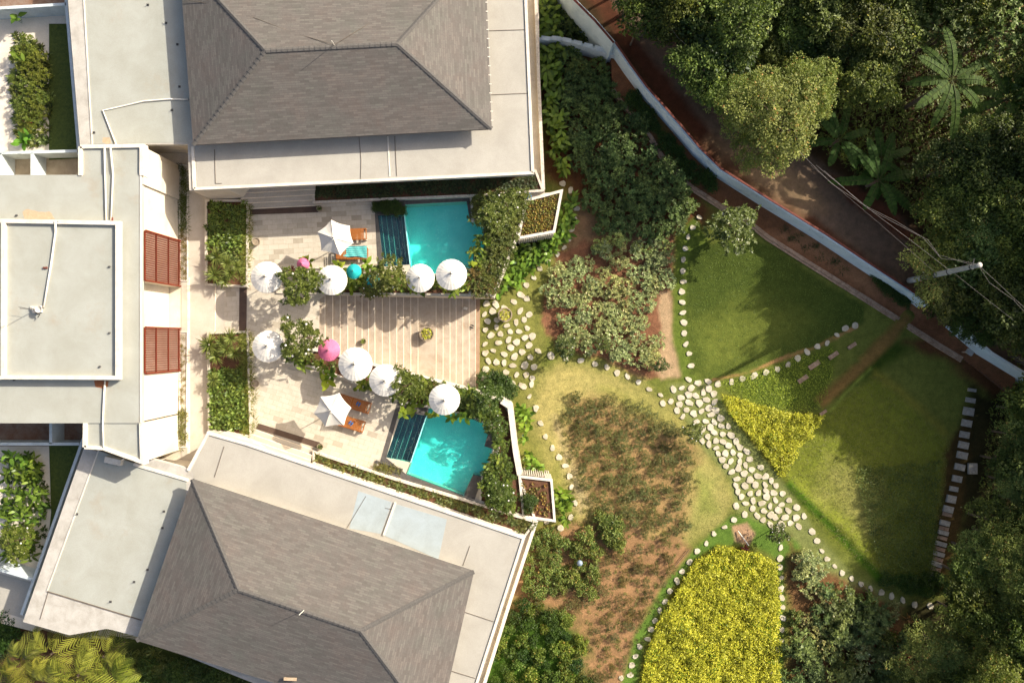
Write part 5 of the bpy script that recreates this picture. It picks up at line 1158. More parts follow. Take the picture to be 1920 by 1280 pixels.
B(K_U, [(980, 905), (1030, 908), (1034, 968), (984, 962)], 9, .08, 17, 'succulent', 'small succulent rosette in the square planter beside the lower pool wall', 'plant', 'succulents in the small square planter', (.8, 1.3), .3, .2, col=(.9, .8, .9))
B(S_K, [(982, 925), (1000, 925), (1000, 960), (984, 960)], 11, .1, 18, 'low_shrub', 'low dark shrub inside the square planter beside the lower pool wall', 'shrub', 'low shrubs in the small square planter', (.5, .8), rank=True)
UP_S = [(530, 505), (600, 505), (705, 502), (770, 525), (884, 518), (880, 548), (600, 546), (530, 545)]
B(K_N + K_S, UP_S, 15, .05, 19, 'understory_plant', 'leafy plant under the umbrellas on the upper side of the staircase', 'plant', 'leafy plants along the upper side of the staircase', (.7, 1.05), .2, rank=True)
LO_S = [(535, 650), (600, 665), (700, 700), (800, 712), (893, 740), (936, 758), (925, 790), (870, 770), (800, 752), (752, 745), (660, 712), (600, 690), (532, 676)]
B(K_N + K_S, LO_S, 15, .05, 20, 'understory_plant', 'leafy plant under the umbrellas on the lower side of the staircase', 'plant', 'leafy plants along the lower side of the staircase', (.7, 1.1), .2, rank=True)
B(S_G, [(730, 705), (800, 712), (893, 740), (900, 760), (810, 745), (745, 740)], 15, .3, 21, 'pool_shrub', 'whorled green shrub at the lower side of the staircase', 'shrub', 'leafy shrubs along the lower side of the staircase', (.8, 1.1), rank=True)
P2E = [(860, 735), (900, 742), (930, 758), (944, 800), (952, 890), (965, 950), (950, 955), (905, 935), (895, 915), (912, 893), (930, 842), (925, 800), (905, 785), (870, 772)]
B(S_G, P2E, 14, .3, 22, 'pool_shrub', 'dark whorled shrub growing on the right side of the lower pool', 'shrub', 'leafy shrubs right of the lower pool', (.9, 1.25), .2, col=(.8, .95, .8), rank=True)
B(K_N, P2E, 19, .05, 23, 'broadleaf_plant', 'broad leaved plant between the shrubs right of the lower pool', 'plant', 'broadleaf plants right of the lower pool', (.7, .95), .2, rank=True)
B(K_S, [(592, 852), (740, 903), (886, 946), (1000, 982), (984, 998), (760, 920), (592, 864)], 10, .25, 24, 'strap_leaf_plant', 'olive strap leaved plant massed in the bed beside the lower villa roof', 'plant', 'strap leaf plants filling the bed between the lower villa and its pool', (.7, 1.1), .25, .15, col=(.95, .9, .95))
B(K_G, [(708, 868), (750, 882), (748, 890), (706, 878)], 8, .1, 25, 'grass_tuft', 'grassy tuft in the small square bed by the lower pool steps', 'grass tuft', 'grass tufts by the lower pool steps', (1, 1.4))
fr = [(562, 532, 1.0, 0, 'dense flowering bush between two white umbrellas, upper side of the stairs', (.95, 1.0, .8)), (731, 515, .95, 1, 'frangipani tree between the teal umbrella and the upper pool steps', (1.1, 1.05, .95)), (700, 540, .6, 2, 'small frangipani crown leaning over the staircase top', (1.1, 1, .9)),
      (566, 633, 1.05, 2, 'frangipani tree right of the white umbrella on the plaza, left of the pink one', (.95, .95, .9)), (762, 722, .85, 0, 'frangipani tree between two white umbrellas near the lower pool steps', (.95, 1, .8)),
      (925, 405, .85, 1, 'light green crown overhanging the upper right corner of the upper pool', (1.15, 1.2, 1.05)), (950, 385, .8, 2, 'light green crown beside the rhombus planter', (1.1, 1.15, 1)), (915, 745, .8, 1, 'dark glossy crown beside the stepping stones and the bottom of the stairs', (.65, .85, .7)),
      (928, 800, .55, 0, 'dark glossy crown at the lower pool garden wall', (.65, .85, .7)), (937, 925, .75, 2, 'dark glossy crown right of the lower pool near the square planter', (.7, .85, .7)), (975, 800, .0, 0, '', None)]
for x, y, s_, i, lb, c_ in fr:
    if s_ > 0: T_W[i].place((*P(x, y, 1.9 * s_).xy, .05), x * .7, s_, lb, 'tree', 'small trees on the pool terraces', c_, name='frangipani_tree' if 'frang' in lb else 'small_tree')
K_R[0].place(P(548, 506, .9), 0, 1, 'red leaved cordyline on top of the flowering bush', 'plant', None, name='red_leaf_plant')
K_M[0].place(P(577, 488, .9), .5, .7, 'yellow green broad leaf plant above the flowering bush', 'plant', None, (1.4, 1.3, .8), name='large_leaf_plant')
for i, (x, y, s_, c_) in enumerate(((640, 500, .9, (1.3, 1.2, .8)), (655, 540, .8, (1.2, 1.2, .8)), (690, 500, .8, (1.1, 1.2, .8)), (615, 712, 1.0, (1.5, 1.4, .7)), (625, 700, .8, (.8, 1, .7)), (675, 718, .8, (1.3, 1.2, .7)), (760, 770, .9, (1.3, 1.3, .7)), (775, 765, .9, (1.2, 1.2, .7)), (850, 782, .8, (1.1, 1.2, .7)), (812, 775, .7, (1.2, 1.1, .7)), (870, 778, .8, (1, 1.2, .7)), (895, 500, .7, (1.4, 1.3, .7)), (912, 455, .7, (1.2, 1.2, .7)))):
    K_M[i % 2].place(P(x, y, .3), i * 1.3, s_, 'large yellow green leaf plant', 'plant', 'large leaved plants among the terrace umbrellas', c_, name='large_leaf_plant', rank=(x, y))
# --- right of the villas, on garden level
B(K_N, [(1006, 0), (1045, 10), (1048, 120), (1055, 240), (1062, 330), (1040, 330), (1022, 200), (1008, 100)], 15, ZG, 26, 'broadleaf_plant', 'bright broad leaved plant in the row along the upper villa wall', 'plant', 'broadleaf plants along the right wall of the upper villa', (1.1, 1.5), .2, col=(1, 1.1, .8), rank=True)
B(K_N, [(1060, 365), (1082, 380), (1078, 420), (1048, 455), (1030, 480), (985, 520), (960, 550), (935, 556), (968, 460), (1042, 445)], 14, ZG, 27, 'broadleaf_plant', 'broad leaved plant below the rhombus planter and its wall', 'plant', 'broadleaf plants around the rhombus planter', (.9, 1.2), .25, col=(.8, 1, .7), rank=True)
B(K_N, [(975, 750), (992, 770), (1000, 860), (1040, 905), (1070, 930), (1048, 985), (1042, 905), (988, 885), (980, 800)], 14, ZG, 28, 'broadleaf_plant', 'broad leaved plant on the garden side of the lower pool wall', 'plant', 'broadleaf plants along the lower pool garden wall', (.9, 1.25), .25, col=(.9, 1.05, .7), rank=True)
B(S_K, [(905, 700), (945, 712), (965, 740), (940, 745), (905, 730)], 12, ZG + .3, 29, 'leafy_shrub', 'dark shrub at the foot of the staircase beside the stones', 'shrub', 'dark shrubs at the foot of the staircase', (.8, 1.1), rank=True)
# --- garden beds
B(S_C, [(1060, 100), (1140, 118), (1165, 170), (1215, 250), (1290, 350), (1320, 385), (1300, 420), (1240, 440), (1160, 445), (1120, 430), (1105, 380), (1085, 330), (1055, 250), (1050, 150)], 27, ZG, 30, 'garden_shrub', 'dark green whorled shrub in the upper garden bed', 'shrub', 'dark green shrubs crowding the upper garden bed', (.75, 1.2), .22, .1, col=(.9, 1, .9), rank=True)
B(S_C, [(1010, 20), (1080, 10), (1120, 60), (1140, 82), (1080, 70), (1012, 68)], 22, ZG, 31, 'garden_shrub', 'dark shrub in the corner above the whitewashed wall', 'shrub', 'dark shrubs above the whitewashed wall', (1, 1.4), .15, col=(.6, .7, .6), rank=True)
B(S_O, [(1040, 490), (1060, 480), (1130, 470), (1255, 455), (1258, 530), (1232, 545), (1236, 640), (1250, 690), (1215, 695), (1170, 670), (1100, 668), (1035, 645), (1025, 560)], 27, ZG, 32, 'olive_shrub', 'grey green bushy shrub in the square brown bed', 'shrub', 'grey green shrubs planted across the square brown bed', (.8, 1.15), .18, .1, rank=True, jit=.4)
B(S_O, [(1100, 445), (1230, 450), (1262, 440), (1255, 470), (1120, 470)], 26, ZG, 33, 'olive_shrub', 'yellowish shrub along the top of the square brown bed', 'shrub', 'shrubs along the top edge of the square brown bed', (.7, 1), .15, col=(1, 1.1, .8), rank=True)
B(S_D, [(1075, 735), (1130, 745), (1200, 760), (1260, 785), (1305, 820), (1298, 900), (1278, 960), (1290, 985), (1240, 1010), (1140, 990), (1100, 930), (1075, 860), (1062, 800), (1050, 770)], 22, ZG, 34, 'dry_shrub', 'fine leaved olive shrub in the dry oval bed', 'shrub', 'fine leaved shrubs in rows across the dry oval bed', (.6, 1.05), .2, .08, col=(.85, 1.0, .8), rank=True, jit=.42)
B(S_D, [(1140, 1010), (1260, 1010), (1270, 1060), (1200, 1180), (1160, 1280), (1110, 1280), (1120, 1150), (1010, 1130), (1090, 1080)], 25, ZG, 35, 'dry_shrub', 'sparse dry shrub on the bare brown slope left of the yellow bed', 'shrub', 'sparse dry shrubs on the bare slope', (.5, .95), .25, .15, col=(.95, .9, .85), rank=True, jit=.5)
carpet_later = [(1060, 740), (1290, 800), (1310, 900), (1290, 1000), (1250, 1080), (1180, 1280), (1080, 1280), (1100, 1140), (1000, 1120), (1080, 990), (1050, 850)]
B(S_L, [(990, 1000), (1040, 1000), (1110, 1000), (1130, 1060), (1130, 1120), (1040, 1120), (975, 1110), (980, 1040)], 24, ZG + .1, 37, 'leafy_shrub', 'bright green leafy shrub right of the lower villa corner', 'shrub', 'bright green shrubs right of the lower villa', (.6, 1.1), .2, rank=True)
B(S_L, [(1120, 965), (1150, 960), (1168, 1000), (1150, 1030), (1130, 1010)], 14, ZG + .1, 38, 'leafy_shrub', 'bright green shrub cluster at the bottom of the dry oval bed', 'shrub', 'bright green shrubs below the dry oval bed', (.8, 1.1), rank=True)
B(S_K + S_L, [(930, 1130), (960, 1125), (1060, 1130), (1095, 1180), (1110, 1290), (880, 1300)], 27, ZG + .05, 39, 'dense_shrub', 'dense green shrub at the bottom edge between the lower villa and the bare slope', 'shrub', 'dense green shrubs at the bottom edge', (.6, 1.1), .35, .15, col=(.75, .85, .6), rank=True)
for i, (x, y, z, s_, pr, c_, lb) in enumerate(((1372, 430, 0, 1.0, T_W[1], (1, 1.08, 1.1), 'round whorled leaf tree at the corner of the kerb and the upper green lawn'), (1300, 808, -.9, .55, T_W[2], (1.1, 1.1, 1.1), 'thin pale shrub tree leaning over the left edge of the stone path'),
        (1062, 652, -1, .6, T_W[0], (.7, .8, .8), 'dark whorled bush at the lower left corner of the square brown bed'), (1240, 684, -1.3, .4, T_W[1], (.8, .85, .9), 'small bush at the bottom corner of the square brown bed'), (1458, 1000, -1, .55, T_W[2], (.75, .8, .8), 'small dark tree at the tip of the yellow bed beside the stones'), (1130, 645, -1.2, .4, T_W[0], (.9, .95, .9), 'small whorled bush at the bottom of the square brown bed'))):
    hh = 1.9 * s_; pr.place((*P(x, y, ZG + hh).xy, ZG), i, (s_, s_, s_) if s_ < .9 else (1.3, 1.3, 1.1), lb, 'tree', None, c_, name='small_tree')
K_R[0].place(P(1397, 1028, ZG + .1), 0, 1.1, 'dark red leaved plant at the tip of the large yellow bed', 'plant', None, (.7, .6, .6), name='red_leaf_plant')
def carpet(name, poly, dens, z, hgt, L, W, mat, seed, label, cat, sub=.25):
    rg = np.random.default_rng(seed); xs = [p[0] for p in poly]; ys = [p[1] for p in poly]
    area = (max(xs) - min(xs)) * (max(ys) - min(ys)) / 900 * 1.1; n = int(area * dens)
    X = rg.uniform(min(xs), max(xs), n); Y = rg.uniform(min(ys), max(ys), n)
    wob = fbm(X / 9, Y / 9) * 16 - 8; ok = sdist(X, Y, poly) + wob > 0; hgtn = fbm(X / 13 + 5, Y / 13); ok &= rg.random(n) < .55 + .9 * hgtn
    X = X[ok]; Y = Y[ok]; h = hgtn[ok]; n = len(X); k = (H - z) / H / S
    C = np.stack([(X - 960) * k, (640 - Y) * k, z + hgt * h * rg.uniform(.3, 1.3, n) + (garden_z(X, Y) if z == ZG else 0)], 1); D = unit(rg.normal(0, 1, (n, 3)) * [1, 1, .4]); U = unit(rg.normal(0, .4, (n, 3)) + [0, 0, 1.])
    o = leafobj(name, [kites(C, D, U, L * rg.uniform(.7, 1.3, n), W * rg.uniform(.7, 1.2, n))], [np.clip(rg.random(n) * .6 + (fbm(X / 22, Y / 22)[:] if False else vnoise(C[:, 0] * 1.3, C[:, 1] * 1.3)) * .45, 0, 1)], M[mat]); return tag(o, label, cat, None, 'stuff')
carpet('ground_cover', YEL2, 560, ZG, .8, .12, .075, 'lf_yellow', 1, 'yellow green ground cover filling the large leaf shaped bed', 'ground cover')
carpet('ground_cover', YEL1, 560, ZG, .7, .11, .07, 'lf_yellow', 2, 'bright yellow ground cover patch right of the stone path', 'ground cover')
carpet('ground_cover', [(1350, 720), (1440, 690), (1560, 650), (1560, 700), (1530, 770), (1465, 772), (1380, 748)], 200, ZG, .15, .08, .05, 'lf_yellow', 3, 'mixed olive weeds between the curving stones and the yellow patch', 'ground cover').color = (.6, .75, .8, 1)
carpet('grass', [(1462, 890), (1545, 785), (1640, 700), (1780, 830), (1760, 1000), (1740, 1090), (1650, 1085), (1560, 1010)], 130, ZG, .1, .10, .03, 'lf_grass', 4, 'short rough grass on the lower right lawn', 'grass')
carpet('grass', LAWN1, 90, ZG, .06, .07, .025, 'lf_cassava', 5, 'short lush grass on the upper green lawn', 'grass').color = (1.1, 1.2, .7, 1)
carpet('grass', [(870, 560), (1010, 560), (1080, 680), (1250, 730), (1400, 980), (1300, 1010), (1060, 980), (990, 770), (900, 735)], 70, ZG, .06, .07, .022, 'lf_grass', 6, 'short dry grass around the stepping stones and oval bed', 'grass')
carpet('grass', [(1600, 880), (1760, 860), (1750, 1080), (1660, 1110), (1630, 1000)], 260, ZG, .45, .13, .05, 'lf_cassava', 7, 'tall dark weeds left of the slab steps', 'weeds').color = (.8, .8, .55, 1)
def tufts(poly, step, z, seed, label):
    rg = np.random.default_rng(seed); q = np.array(fill(poly, step, seed, .6)); k = (H - z) / H / S; c = np.stack([(q[:, 0] - 960) * k, (640 - q[:, 1]) * k, np.full(len(q), z)], 1)
    nb = 22; C = np.repeat(c, nb, 0) + rg.normal(0, .05, (len(c) * nb, 3)) * [1, 1, .1]; n = len(C); a = rg.uniform(0, 6.28, n); el = rg.uniform(.1, 1.2, n)
    D = np.stack([np.cos(a) * np.cos(el), np.sin(a) * np.cos(el), np.sin(el)], 1); sz = np.repeat(rg.uniform(.5, 1.4, len(c)), nb)
    tag(leafobj('grass', [strips(C, D, .24 * sz, .022, .5, 3)], [np.clip(np.repeat(rg.random(len(c)), nb) * .6 + rg.random(n) * .4, 0, 1)], M['lf_grass']), label, 'grass', None, 'stuff')
tufts(carpet_later, 15, ZG, 36, 'dry grass tufts among the shrubs of the oval bed and bare slope')
# small dark tufts on the soil strip by the wall
for i, (x, y) in enumerate(((1472, 432), (1484, 445), (1500, 443), (1509, 462), (1527, 464), (1533, 483), (1559, 493), (1570, 488), (1585, 506))):
    K_G[i % 3].place(P(x, y, ZS), i, 1.3, 'dark young tuft on the bare soil strip below the blue wall', 'plant', 'young tufts on the soil strip', (.5, .5, .5), name='grass_tuft', rank=(x, y))
B(S_K, strip_poly([(1638, 520), (1660, 535), (1690, 557), (1705, 572)], 12), 8, ZS + .1, 40, 'creeping_shrub', 'dark green creeper at the foot of the blue wall near the pole', 'shrub', 'creepers at the foot of the blue wall', (.5, .8), rank=True)
B(S_K, strip_poly([(1185, 180), (1240, 255), (1290, 318), (1340, 352)], 14), 12, ZS + .1, 41, 'creeping_shrub', 'dark shrub squeezed between the kerb and the blue wall', 'shrub', 'dark shrubs between kerb and blue wall', (.6, .9), col=(.7, .8, .6), rank=True)
# --- lower right shrubs
B(S_C + S_O[:2] + S_L[:1], [(1490, 1100), (1600, 1105), (1680, 1150), (1690, 1300), (1480, 1300)], 28, ZG, 42, 'spreading_shrub', 'grey green spreading shrub in the lower right bed', 'shrub', 'spreading shrubs in the lower right bed', (.9, 1.6), .35, .12, col=(1.05, 1.02, 1.0), rank=True, jit=.45)
B(S_O, [(1492, 1030), (1530, 1040), (1540, 1090), (1500, 1095)], 17, ZG, 43, 'leafy_shrub', 'pale shrub on reddish soil near the long stone row', 'shrub', 'pale shrubs on reddish soil', (1, 1.3), rank=True)
B(S_K, [(1640, 1078), (1690, 1085), (1760, 1075), (1772, 1110), (1725, 1112), (1680, 1098)], 15, ZG, 44, 'leafy_shrub', 'dark mossy shrub by the end of the stone row', 'shrub', 'dark shrubs around the end of the stone row', (.6, 1), col=(.9, 1, .6), rank=True)
K_B[0].place(P(1702, 1160, ZG + .3), 0, 1.3, 'rusty brown bush at the lower right end of the stone row', 'plant', None, (2.0, .9, .9), name='rusty_bush')
# --- left courtyards
B(K_B, [(30, 60), (95, 100), (98, 160), (92, 270), (40, 275), (22, 190), (24, 110)], 12, ZT, 45, 'broad_strap_plant', 'leafy plant in the upper left courtyard border', 'plant', 'border plants of the upper left courtyard', (1.1, 1.7), .25, .15, rank=True)
B(S_G, [(35, 60), (90, 80), (100, 140), (85, 250), (45, 260), (30, 140)], 22, ZT + .3, 46, 'leafy_shrub', 'whorled shrub in the upper left courtyard border', 'shrub', 'border shrubs of the upper left courtyard', (1, 1.3), .2, .15, col=(1.1, 1.1, .8), rank=True)
K_R[0].place(P(52, 228, ZT + .2), 0, 1.0, 'reddish leaved plant low in the upper left courtyard border', 'plant', None, (1.3, 1.1, 1), name='red_leaf_plant')
B(K_B + K_N, [(15, 860), (60, 845), (90, 880), (95, 950), (80, 1040), (20, 1050), (10, 960)], 13, ZT, 47, 'courtyard_plant', 'leafy plant in the lower left courtyard border', 'plant', 'border plants of the lower left courtyard', (.7, 1.1), .35, .12, col=(.7, .8, .65), rank=True)
T_W[0].place((*P(35, 1015, ZT + 1.6).xy, ZT), 2, .85, 'pink flowering bush at the left edge of the lower left courtyard', 'tree', None, (1.1, 1.15, .9), name='flowering_bush')
for i, (x, y, c_) in enumerate(((30, 850, (.8, 1.1, .8)), (48, 862, (.8, 1.1, .8)), (40, 40, (.7, .9, .7)), (48, 268, (.6, 1, .7)), (60, 262, (.6, 1, .7)), (45, 110, (.9, 1, .8)))): K_M[i % 2].place(P(x, y, ZT + .3), i, .85, 'large round leaved plant in a left courtyard', 'plant', 'large leaved plants in the left courtyards', c_, name='large_leaf_plant', rank=(x, y))
# --- palms bottom left
PA = [palm_proto(201 + i, 10, 2.3, 2.2) for i in range(2)]
for i, (x, y, s_, c_) in enumerate(((45, 1235, 1.0, (.9, .9, .8)), (100, 1225, 1.05, (1.1, 1.05, .8)), (150, 1262, 1.1, (1.1, 1.1, .8)), (195, 1230, 1.0, (1.1, 1.05, .8)), (215, 1275, 1, (1, 1.1, .7)), (80, 1275, 1, (1.1, 1.0, .7)), (10, 1270, 1, (.9, .8, .6)))):
    PA[i % 2].place((*P(x, y, 2.2).xy, 0), i * .9, s_, 'feathery golden green palm clump at the bottom left corner', 'palm', 'palm clumps below the lower villa', c_, name='palm_tree', rank=(x, y))
B(K_S, [(225, 1215), (290, 1215), (300, 1270), (240, 1290)], 15, .5, 48, 'spiky_plant', 'dry pale spiky plant between palms and hedge below the lower villa', 'plant', 'spiky plants below the lower villa', (1.2, 1.8), col=(1.2, 1.1, .9), rank=True)
B(S_G + S_K, [(270, 1225), (330, 1235), (420, 1262), (520, 1300), (260, 1300)], 16, .3, 49, 'leafy_shrub', 'green shrub in the shade below the lower villa roof', 'shrub', 'shrubs below the lower villa roof', (.9, 1.3), .25, rank=True)
B(S_K, [(-30, 1150), (20, 1140), (35, 1180), (-10, 1230)], 16, .3, 50, 'leafy_shrub', 'dark shrub at the left edge above the palms', 'shrub', 'dark shrubs at the left edge', (1, 1.4), col=(.7, .9, .8), rank=True)
# --- banana plants
BN = [banana_proto(211, 11, 3.7, .55, 5.0, .85), banana_proto(212, 8, 2.7, .5, 1.3, .3), banana_proto(213, 7, 2.3, .46, 1.2, .2)]
for i, (x, y, z, k, s_, rz, lb) in enumerate(((1785, 150, ZR, 0, 1, 2.2, 'largest banana plant with torn leaves below the top right treetops'), (1890, 185, ZR, 0, .9, .7, 'torn leaved banana plant at the right edge'), (1574, 262, ZR, 1, 1, .3, 'banana plant right of the feathery tree, nearest the lane'),
        (1652, 300, ZR, 2, 1.05, 1.1, 'upright leaved banana plant between two others'), (1648, 338, ZR, 1, 1.15, .2, 'broad leaved banana plant overhanging the lane below the cables'))):
    hh = {0: 5.0, 1: 1.3, 2: 1.2}[k] * s_; BN[k].place((*P(x, y, z + hh).xy, z), rz, s_, lb, 'banana plant', 'banana plants beside the lane', (.8, .9, .8) if k else (1.1, 1.0, .9), name='banana_plant')
# --- trees
LIT = [[(1000, 420), (1425, 430), (1435, 520), (1490, 640), (1530, 760), (1650, 830), (1670, 960), (1640, 1080), (1500, 1300), (900, 1300)], [(1050, 200), (1190, 260), (1300, 400), (1300, 440), (1050, 440)]]
DARK = [[(1445, 440), (1620, 540), (1660, 600), (1510, 650), (1450, 540)], [(1560, 650), (1700, 610), (1900, 700), (1800, 1080), (1700, 1080), (1720, 900), (1660, 800), (1560, 740)]]
def shade_pts(x, y, zt, s_):
    for zq, off in ((zt, 0), (zt - 1, 45 * s_), (zt - 1, -45 * s_), (zt - 1.5, 0)):
        kk = (H - zt + 1.2) / (H - ZG); gx = 960 + (x - 960) * kk; gy = 640 + (y - 640) * kk; L_ = max(0, zq - ZG) * 30 / math.tan(SUN_EL) * H / (H - ZG)
        yield gx - .875 * L_ - .485 * off, gy + .485 * L_ - .875 * off
def tree(pr, x, y, zg, zt, s_, lab, c_, grp, rk=True, nm='tree'):
    # the photo shows where tree shade falls on the garden: heights are chosen so that it does here too
    hit = lambda z_, polys: [any(inpoly(a, b, q) for q in polys) for a, b in shade_pts(x, y, z_, s_)]
    if grp and 'grove' not in grp:
        for up_z in (0, .6, 1.2, 1.8, 2.4, 3.0):
            if sum(hit(zt + up_z, DARK)) >= 3 and not any(hit(zt + up_z, LIT)): zt += up_z; break
    for _ in range(20 if grp else 0):
        if not any(hit(zt, LIT)) or zt < zg + 1.6: break
        zt -= .4
    base = 4.2; sz = (zt - zg) / (base + 1.2); z_c = zg + base * sz
    o = pr.place((*P(x, y, z_c).xy, zg), rnd.uniform(0, 6.28), (s_, s_, sz), lab, 'tree', grp, c_, name=nm, rank=(x, y) if rk else None)
HB = [[(1500, 200), (1620, 195), (1760, 240), (1770, 440), (1640, 400), (1500, 310)], [(1670, 70), (1920, 70), (1940, 250), (1670, 250)]]
HB.append([(1340, 110), (1560, 110), (1560, 330), (1340, 330)])
J1 = [(1170, -80), (2010, -80), (2060, 660), (1900, 600), (1830, 560), (1768, 540), (1770, 480), (1735, 400), (1760, 300), (1560, 225), (1500, 190), (1400, 240), (1345, 215), (1330, 160), (1250, 80), (1170, 20)]
r = random.Random(99)
for i, (x, y) in enumerate(fill(J1, 66, 5, .3, HB)):
    pr = r.choice(T_J + T_J + T_X + [T_L[0]]) if x < 1750 or y < 100 else r.choice(T_J + T_F + T_X)
    zt = 4.6 + r.uniform(-.8, 1.3) + (1.4 if x > 1850 else 0) - (1.9 if y > 380 and x < 1860 else 0); tn = tint(r, .38, .14)
    tree(pr, x, y, ZR, zt, r.uniform(.85, 1.15), 'dense green jungle tree beyond the lane', tn, 'jungle trees beyond the lane')
for x, y, s_, zt, pr, c_, lb in ((1452, 215, 1.3, 5.2, T_F[0], (1.1, 1.0, 1.0), 'large feathery light green tree with orange tinged crown hanging over the lane'), (1425, 275, .8, 3.9, T_F[1], (1, 1, .9), 'feathery crown hanging lowest over the lane'), (1385, 190, .9, 4.4, T_F[1], (.95, 1, .85), 'feathery crown at the upper left of the large light tree'), (1510, 165, .95, 4.6, T_F[0], (1, 1.0, .85), 'feathery crown at the upper right of the large light tree'),
        (1200, 40, .6, 4.0, T_L[0], (1, 1.05, .9), 'whorled leaf tree overhanging the lane at the top edge'), (1225, 20, .7, 4.2, T_L[1], (.9, 1, .8), 'light leaf tree crown at the top edge above the lane')):
    tree(pr, x, y, ZR, zt, s_, lb, c_, None, False)
J2 = [(1900, 770), (2060, 760), (2080, 1360), (1700, 1360), (1712, 1220), (1770, 1160), (1815, 1080), (1840, 960), (1880, 900)]
for i, (x, y) in enumerate(fill(J2, 60, 6, .3)):
    pr = r.choice(T_F + T_J + T_F); zt = 1.8 + r.uniform(-.6, 1.0) + (2.6 if x > 1860 else 0)
    tree(pr, x, y, ZG, zt, r.uniform(.7, 1.0), 'tree in the dark grove at the lower right', tint(r, .2, .1), 'trees of the lower right grove')
for i, (x, y, zt) in enumerate(((2000, 470, 8.2), (2010, 550, 8.4), (2020, 625, 8), (2090, 520, 9), (2100, 610, 9), (2050, 700, 7.5), (2060, 790, 6.5), (2050, 880, 6.2), (2100, 420, 9))):  # unseen trees, added to cast shade over the lower right garden
    tree(T_J[i % 4], x, y, ZG, zt, 1.5, 'unseen tall tree added for shade outside the right edge', tint(r), 'unseen shade trees outside the right edge')
for i, (tx, ty) in enumerate(((1735, 690), (1780, 780), (1790, 890), (1690, 640), (1600, 575), (1800, 990), (1560, 520))):  # unseen trees, each set back toward the sun from a wanted shade spot
    L_ = (6 - ZG) * 30 / math.tan(SUN_EL) * H / (H - ZG); gx, gy = tx + .875 * L_, ty - .485 * L_; kk = (H - ZG) / (H - 6)
    tree(T_J[i % 4], 960 + (gx - 960) * kk, 640 + (gy - 640) * kk, ZG, 8.3, 1.6, 'unseen broad tree added beyond the right edge for lawn shade, number %s from the top' % ('four', 'five', 'six', 'three', 'two', 'seven', 'one')[i], (1, 1, 1), None, False)
for i, (x, y, zt) in enumerate(((1985, 540, 5), (1990, 600, 5.2), (1990, 700, 5), (1985, 480, 6), (1965, 770, 3.5), (2030, 640, 6), (2040, 560, 6), (2040, 720, 5.5), (1960, 860, 5))):  # lower crowns added to close gaps in the tree shade on the lawn
    tree(T_J[i % 4], x, y, ZG, zt, 1.2, 'added dense tree at the right edge beside the railing', tint(r), 'added dense trees at the right edge')
for x, y, s_, lb in ((1772, 572, .5, 'small dark tree right at the end of the long blue wall'), (1800, 600, .55, 'dark tree hiding the gap in the blue wall below the pole'), (1838, 622, .5, 'dark tree crown just left of the metal railing'), (1810, 560, .6, 'dark tree behind the end of the blue wall')):
    tree(T_J[1], x, y, ZR, 2.0, s_, lb, (.6, .72, .6), None, False)
carpet('undergrowth', [(1180, -60), (1960, -60), (1980, 740), (1800, 600), (1775, 500), (1700, 400), (1560, 300), (1500, 240), (1400, 240), (1300, 130)], 75, ZR, .9, .26, .10, 'lf_jungle', 8, 'dark undergrowth beneath the trees beyond the lane', 'undergrowth')
carpet('undergrowth', [(1850, 740), (1990, 700), (1990, 1320), (1700, 1320), (1710, 1180), (1790, 1110), (1830, 960)], 80, ZG, .6, .2, .08, 'lf_jungle', 9, 'dark undergrowth beneath the lower right grove', 'undergrowth')
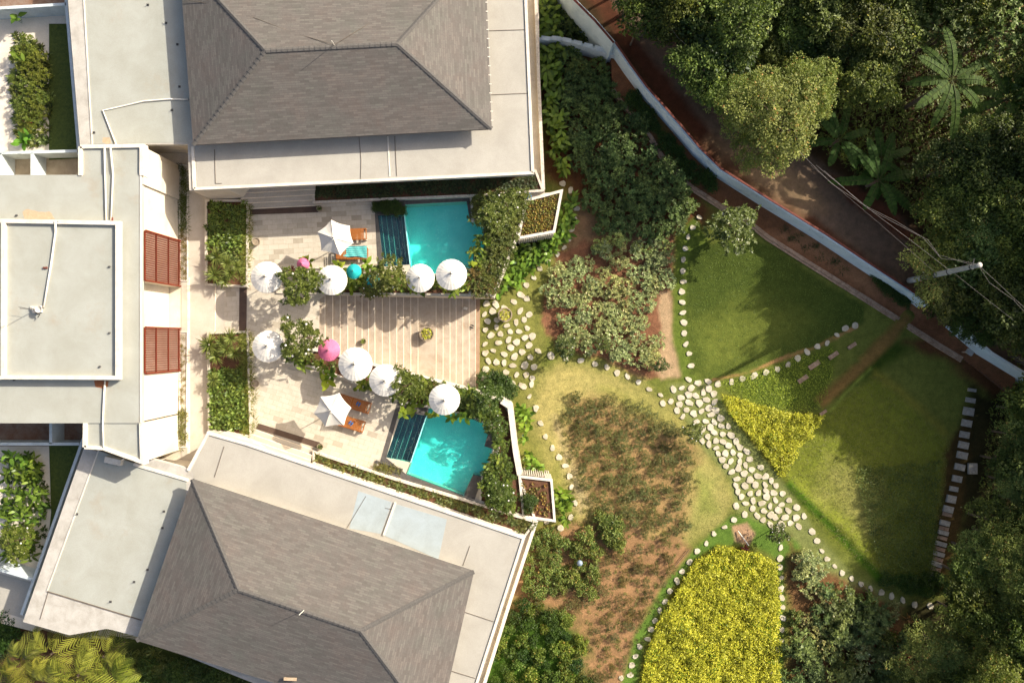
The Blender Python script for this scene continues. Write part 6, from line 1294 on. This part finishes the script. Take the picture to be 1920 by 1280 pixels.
# ================================================================ labels that single out
LM = [(960, 30, 'the upper villa top corner'), (1150, 85, 'the fork of the two boundary walls'), (1270, 320, 'the bend in the kerb'), (1372, 432, 'the round tree by the kerb'), (1053, 358, 'the tip of the rhombus planter'),
      (947, 590, 'the clay pot on the stones'), (945, 713, 'the shaded clay pot'), (1140, 560, 'the middle of the square bed'), (1250, 460, 'the top right corner of the square bed'), (1284, 600, 'the left edge of the green lawn'), (1262, 712, 'the bottom corner of the square bed'), (1045, 520, 'the left edge of the square bed'), (1040, 660, 'the dark whorled bush'),
      (1300, 808, 'the pale shrub tree on the path'), (1100, 760, 'the top of the oval bed'), (1180, 880, 'the middle of the oval bed'), (1380, 1000, 'the bare soil circle'), (1458, 1000, 'the small tree at the yellow tip'), (1542, 778, 'the tip of the small yellow patch'),
      (1036, 900, 'the small square planter'), (1087, 1055, 'the grey blue globe lamp'), (1200, 1200, 'the left end of the large yellow bed'), (1450, 1200, 'the right side of the large yellow bed'), (1600, 1080, 'the lower lawn corner'), (1702, 1160, 'the rusty bush'), (1823, 878, 'the slab set apart'), (1815, 731, 'the top slab step'), (1752, 1083, 'the last slab step'),
      (1836, 497, 'the utility pole top'), (1648, 338, 'the banana plant over the lane'), (1785, 150, 'the largest banana plant'), (1452, 215, 'the large feathery tree'), (1300, 60, 'the top end of the lane'), (1600, 60, 'the middle of the top treetops'), (1900, 30, 'the top right corner'), (1900, 330, 'the right edge below the bananas'), (1900, 640, 'the metal railing'),
      (1900, 1000, 'the right edge grove'), (1900, 1240, 'the bottom right corner'), (1560, 1240, 'the lower right bed'), (1000, 1200, 'the bottom edge beside the villa'), (1160, 1240, 'the bottom of the bare slope'), (830, 440, 'the upper pool'), (840, 850, 'the lower pool'), (700, 520, 'the teal umbrellas'), (615, 655, 'the pink umbrella'), (425, 455, 'the upper plaza bed'), (430, 720, 'the lower plaza bed'),
      (60, 160, 'the upper left courtyard'), (50, 950, 'the lower left courtyard'), (120, 1240, 'the bottom left corner'), (1570, 670, 'the mossy slabs'), (1420, 860, 'the middle of the stone path'), (1330, 740, 'the head of the stone path'), (1390, 930, 'the foot of the stone path'), (1650, 530, 'the soil strip under the wall')]
def ordn(k):
    w_ = ['', 'second ', 'third ', 'fourth ', 'fifth ', 'sixth ', 'seventh ', 'eighth ', 'ninth ', 'tenth ', 'eleventh ', 'twelfth ']
    return w_[k] if k < 12 else '%d%s ' % (k + 1, 'th' if 10 < (k + 1) % 100 < 14 else {1: 'st', 2: 'nd', 3: 'rd'}.get((k + 1) % 10, 'th'))
BAD = ('the', 'in', 'of', 'a', 'on', 'and', 'right', 'at', 'along', 'with', 'between', 'beside', 'under', 'left', 'to', 'by', 'upper', 'lower', 'over', 'below', 'above', 'growing', 'whorled', 'leaf', 'for', 'near', 'end', 'side', 'large', 'among', 'low', 'foot', 'top', 'bottom', 'inside')
bkt = {}
for o, base, x, y in RANK:
    j = min(range(len(LM)), key=lambda q: (LM[q][0] - x) ** 2 + (LM[q][1] - y) ** 2)
    b = base.split()[:16 - 3 - len(LM[j][2].split())]
    while b[-1] in BAD and len(b) > 3: b = b[:-1]
    bkt.setdefault((' '.join(b), j), []).append(((LM[j][0] - x) ** 2 + (LM[j][1] - y) ** 2, id(o), o))
for (b, j), L_ in bkt.items():
    for k, (_, _, o) in enumerate(sorted(L_, key=lambda t: t[0])): o['label'] = '%s, %snearest to %s' % (b, ordn(k), LM[j][2])
for o in bpy.data.objects:
    if '_w' in o: del o['_w']
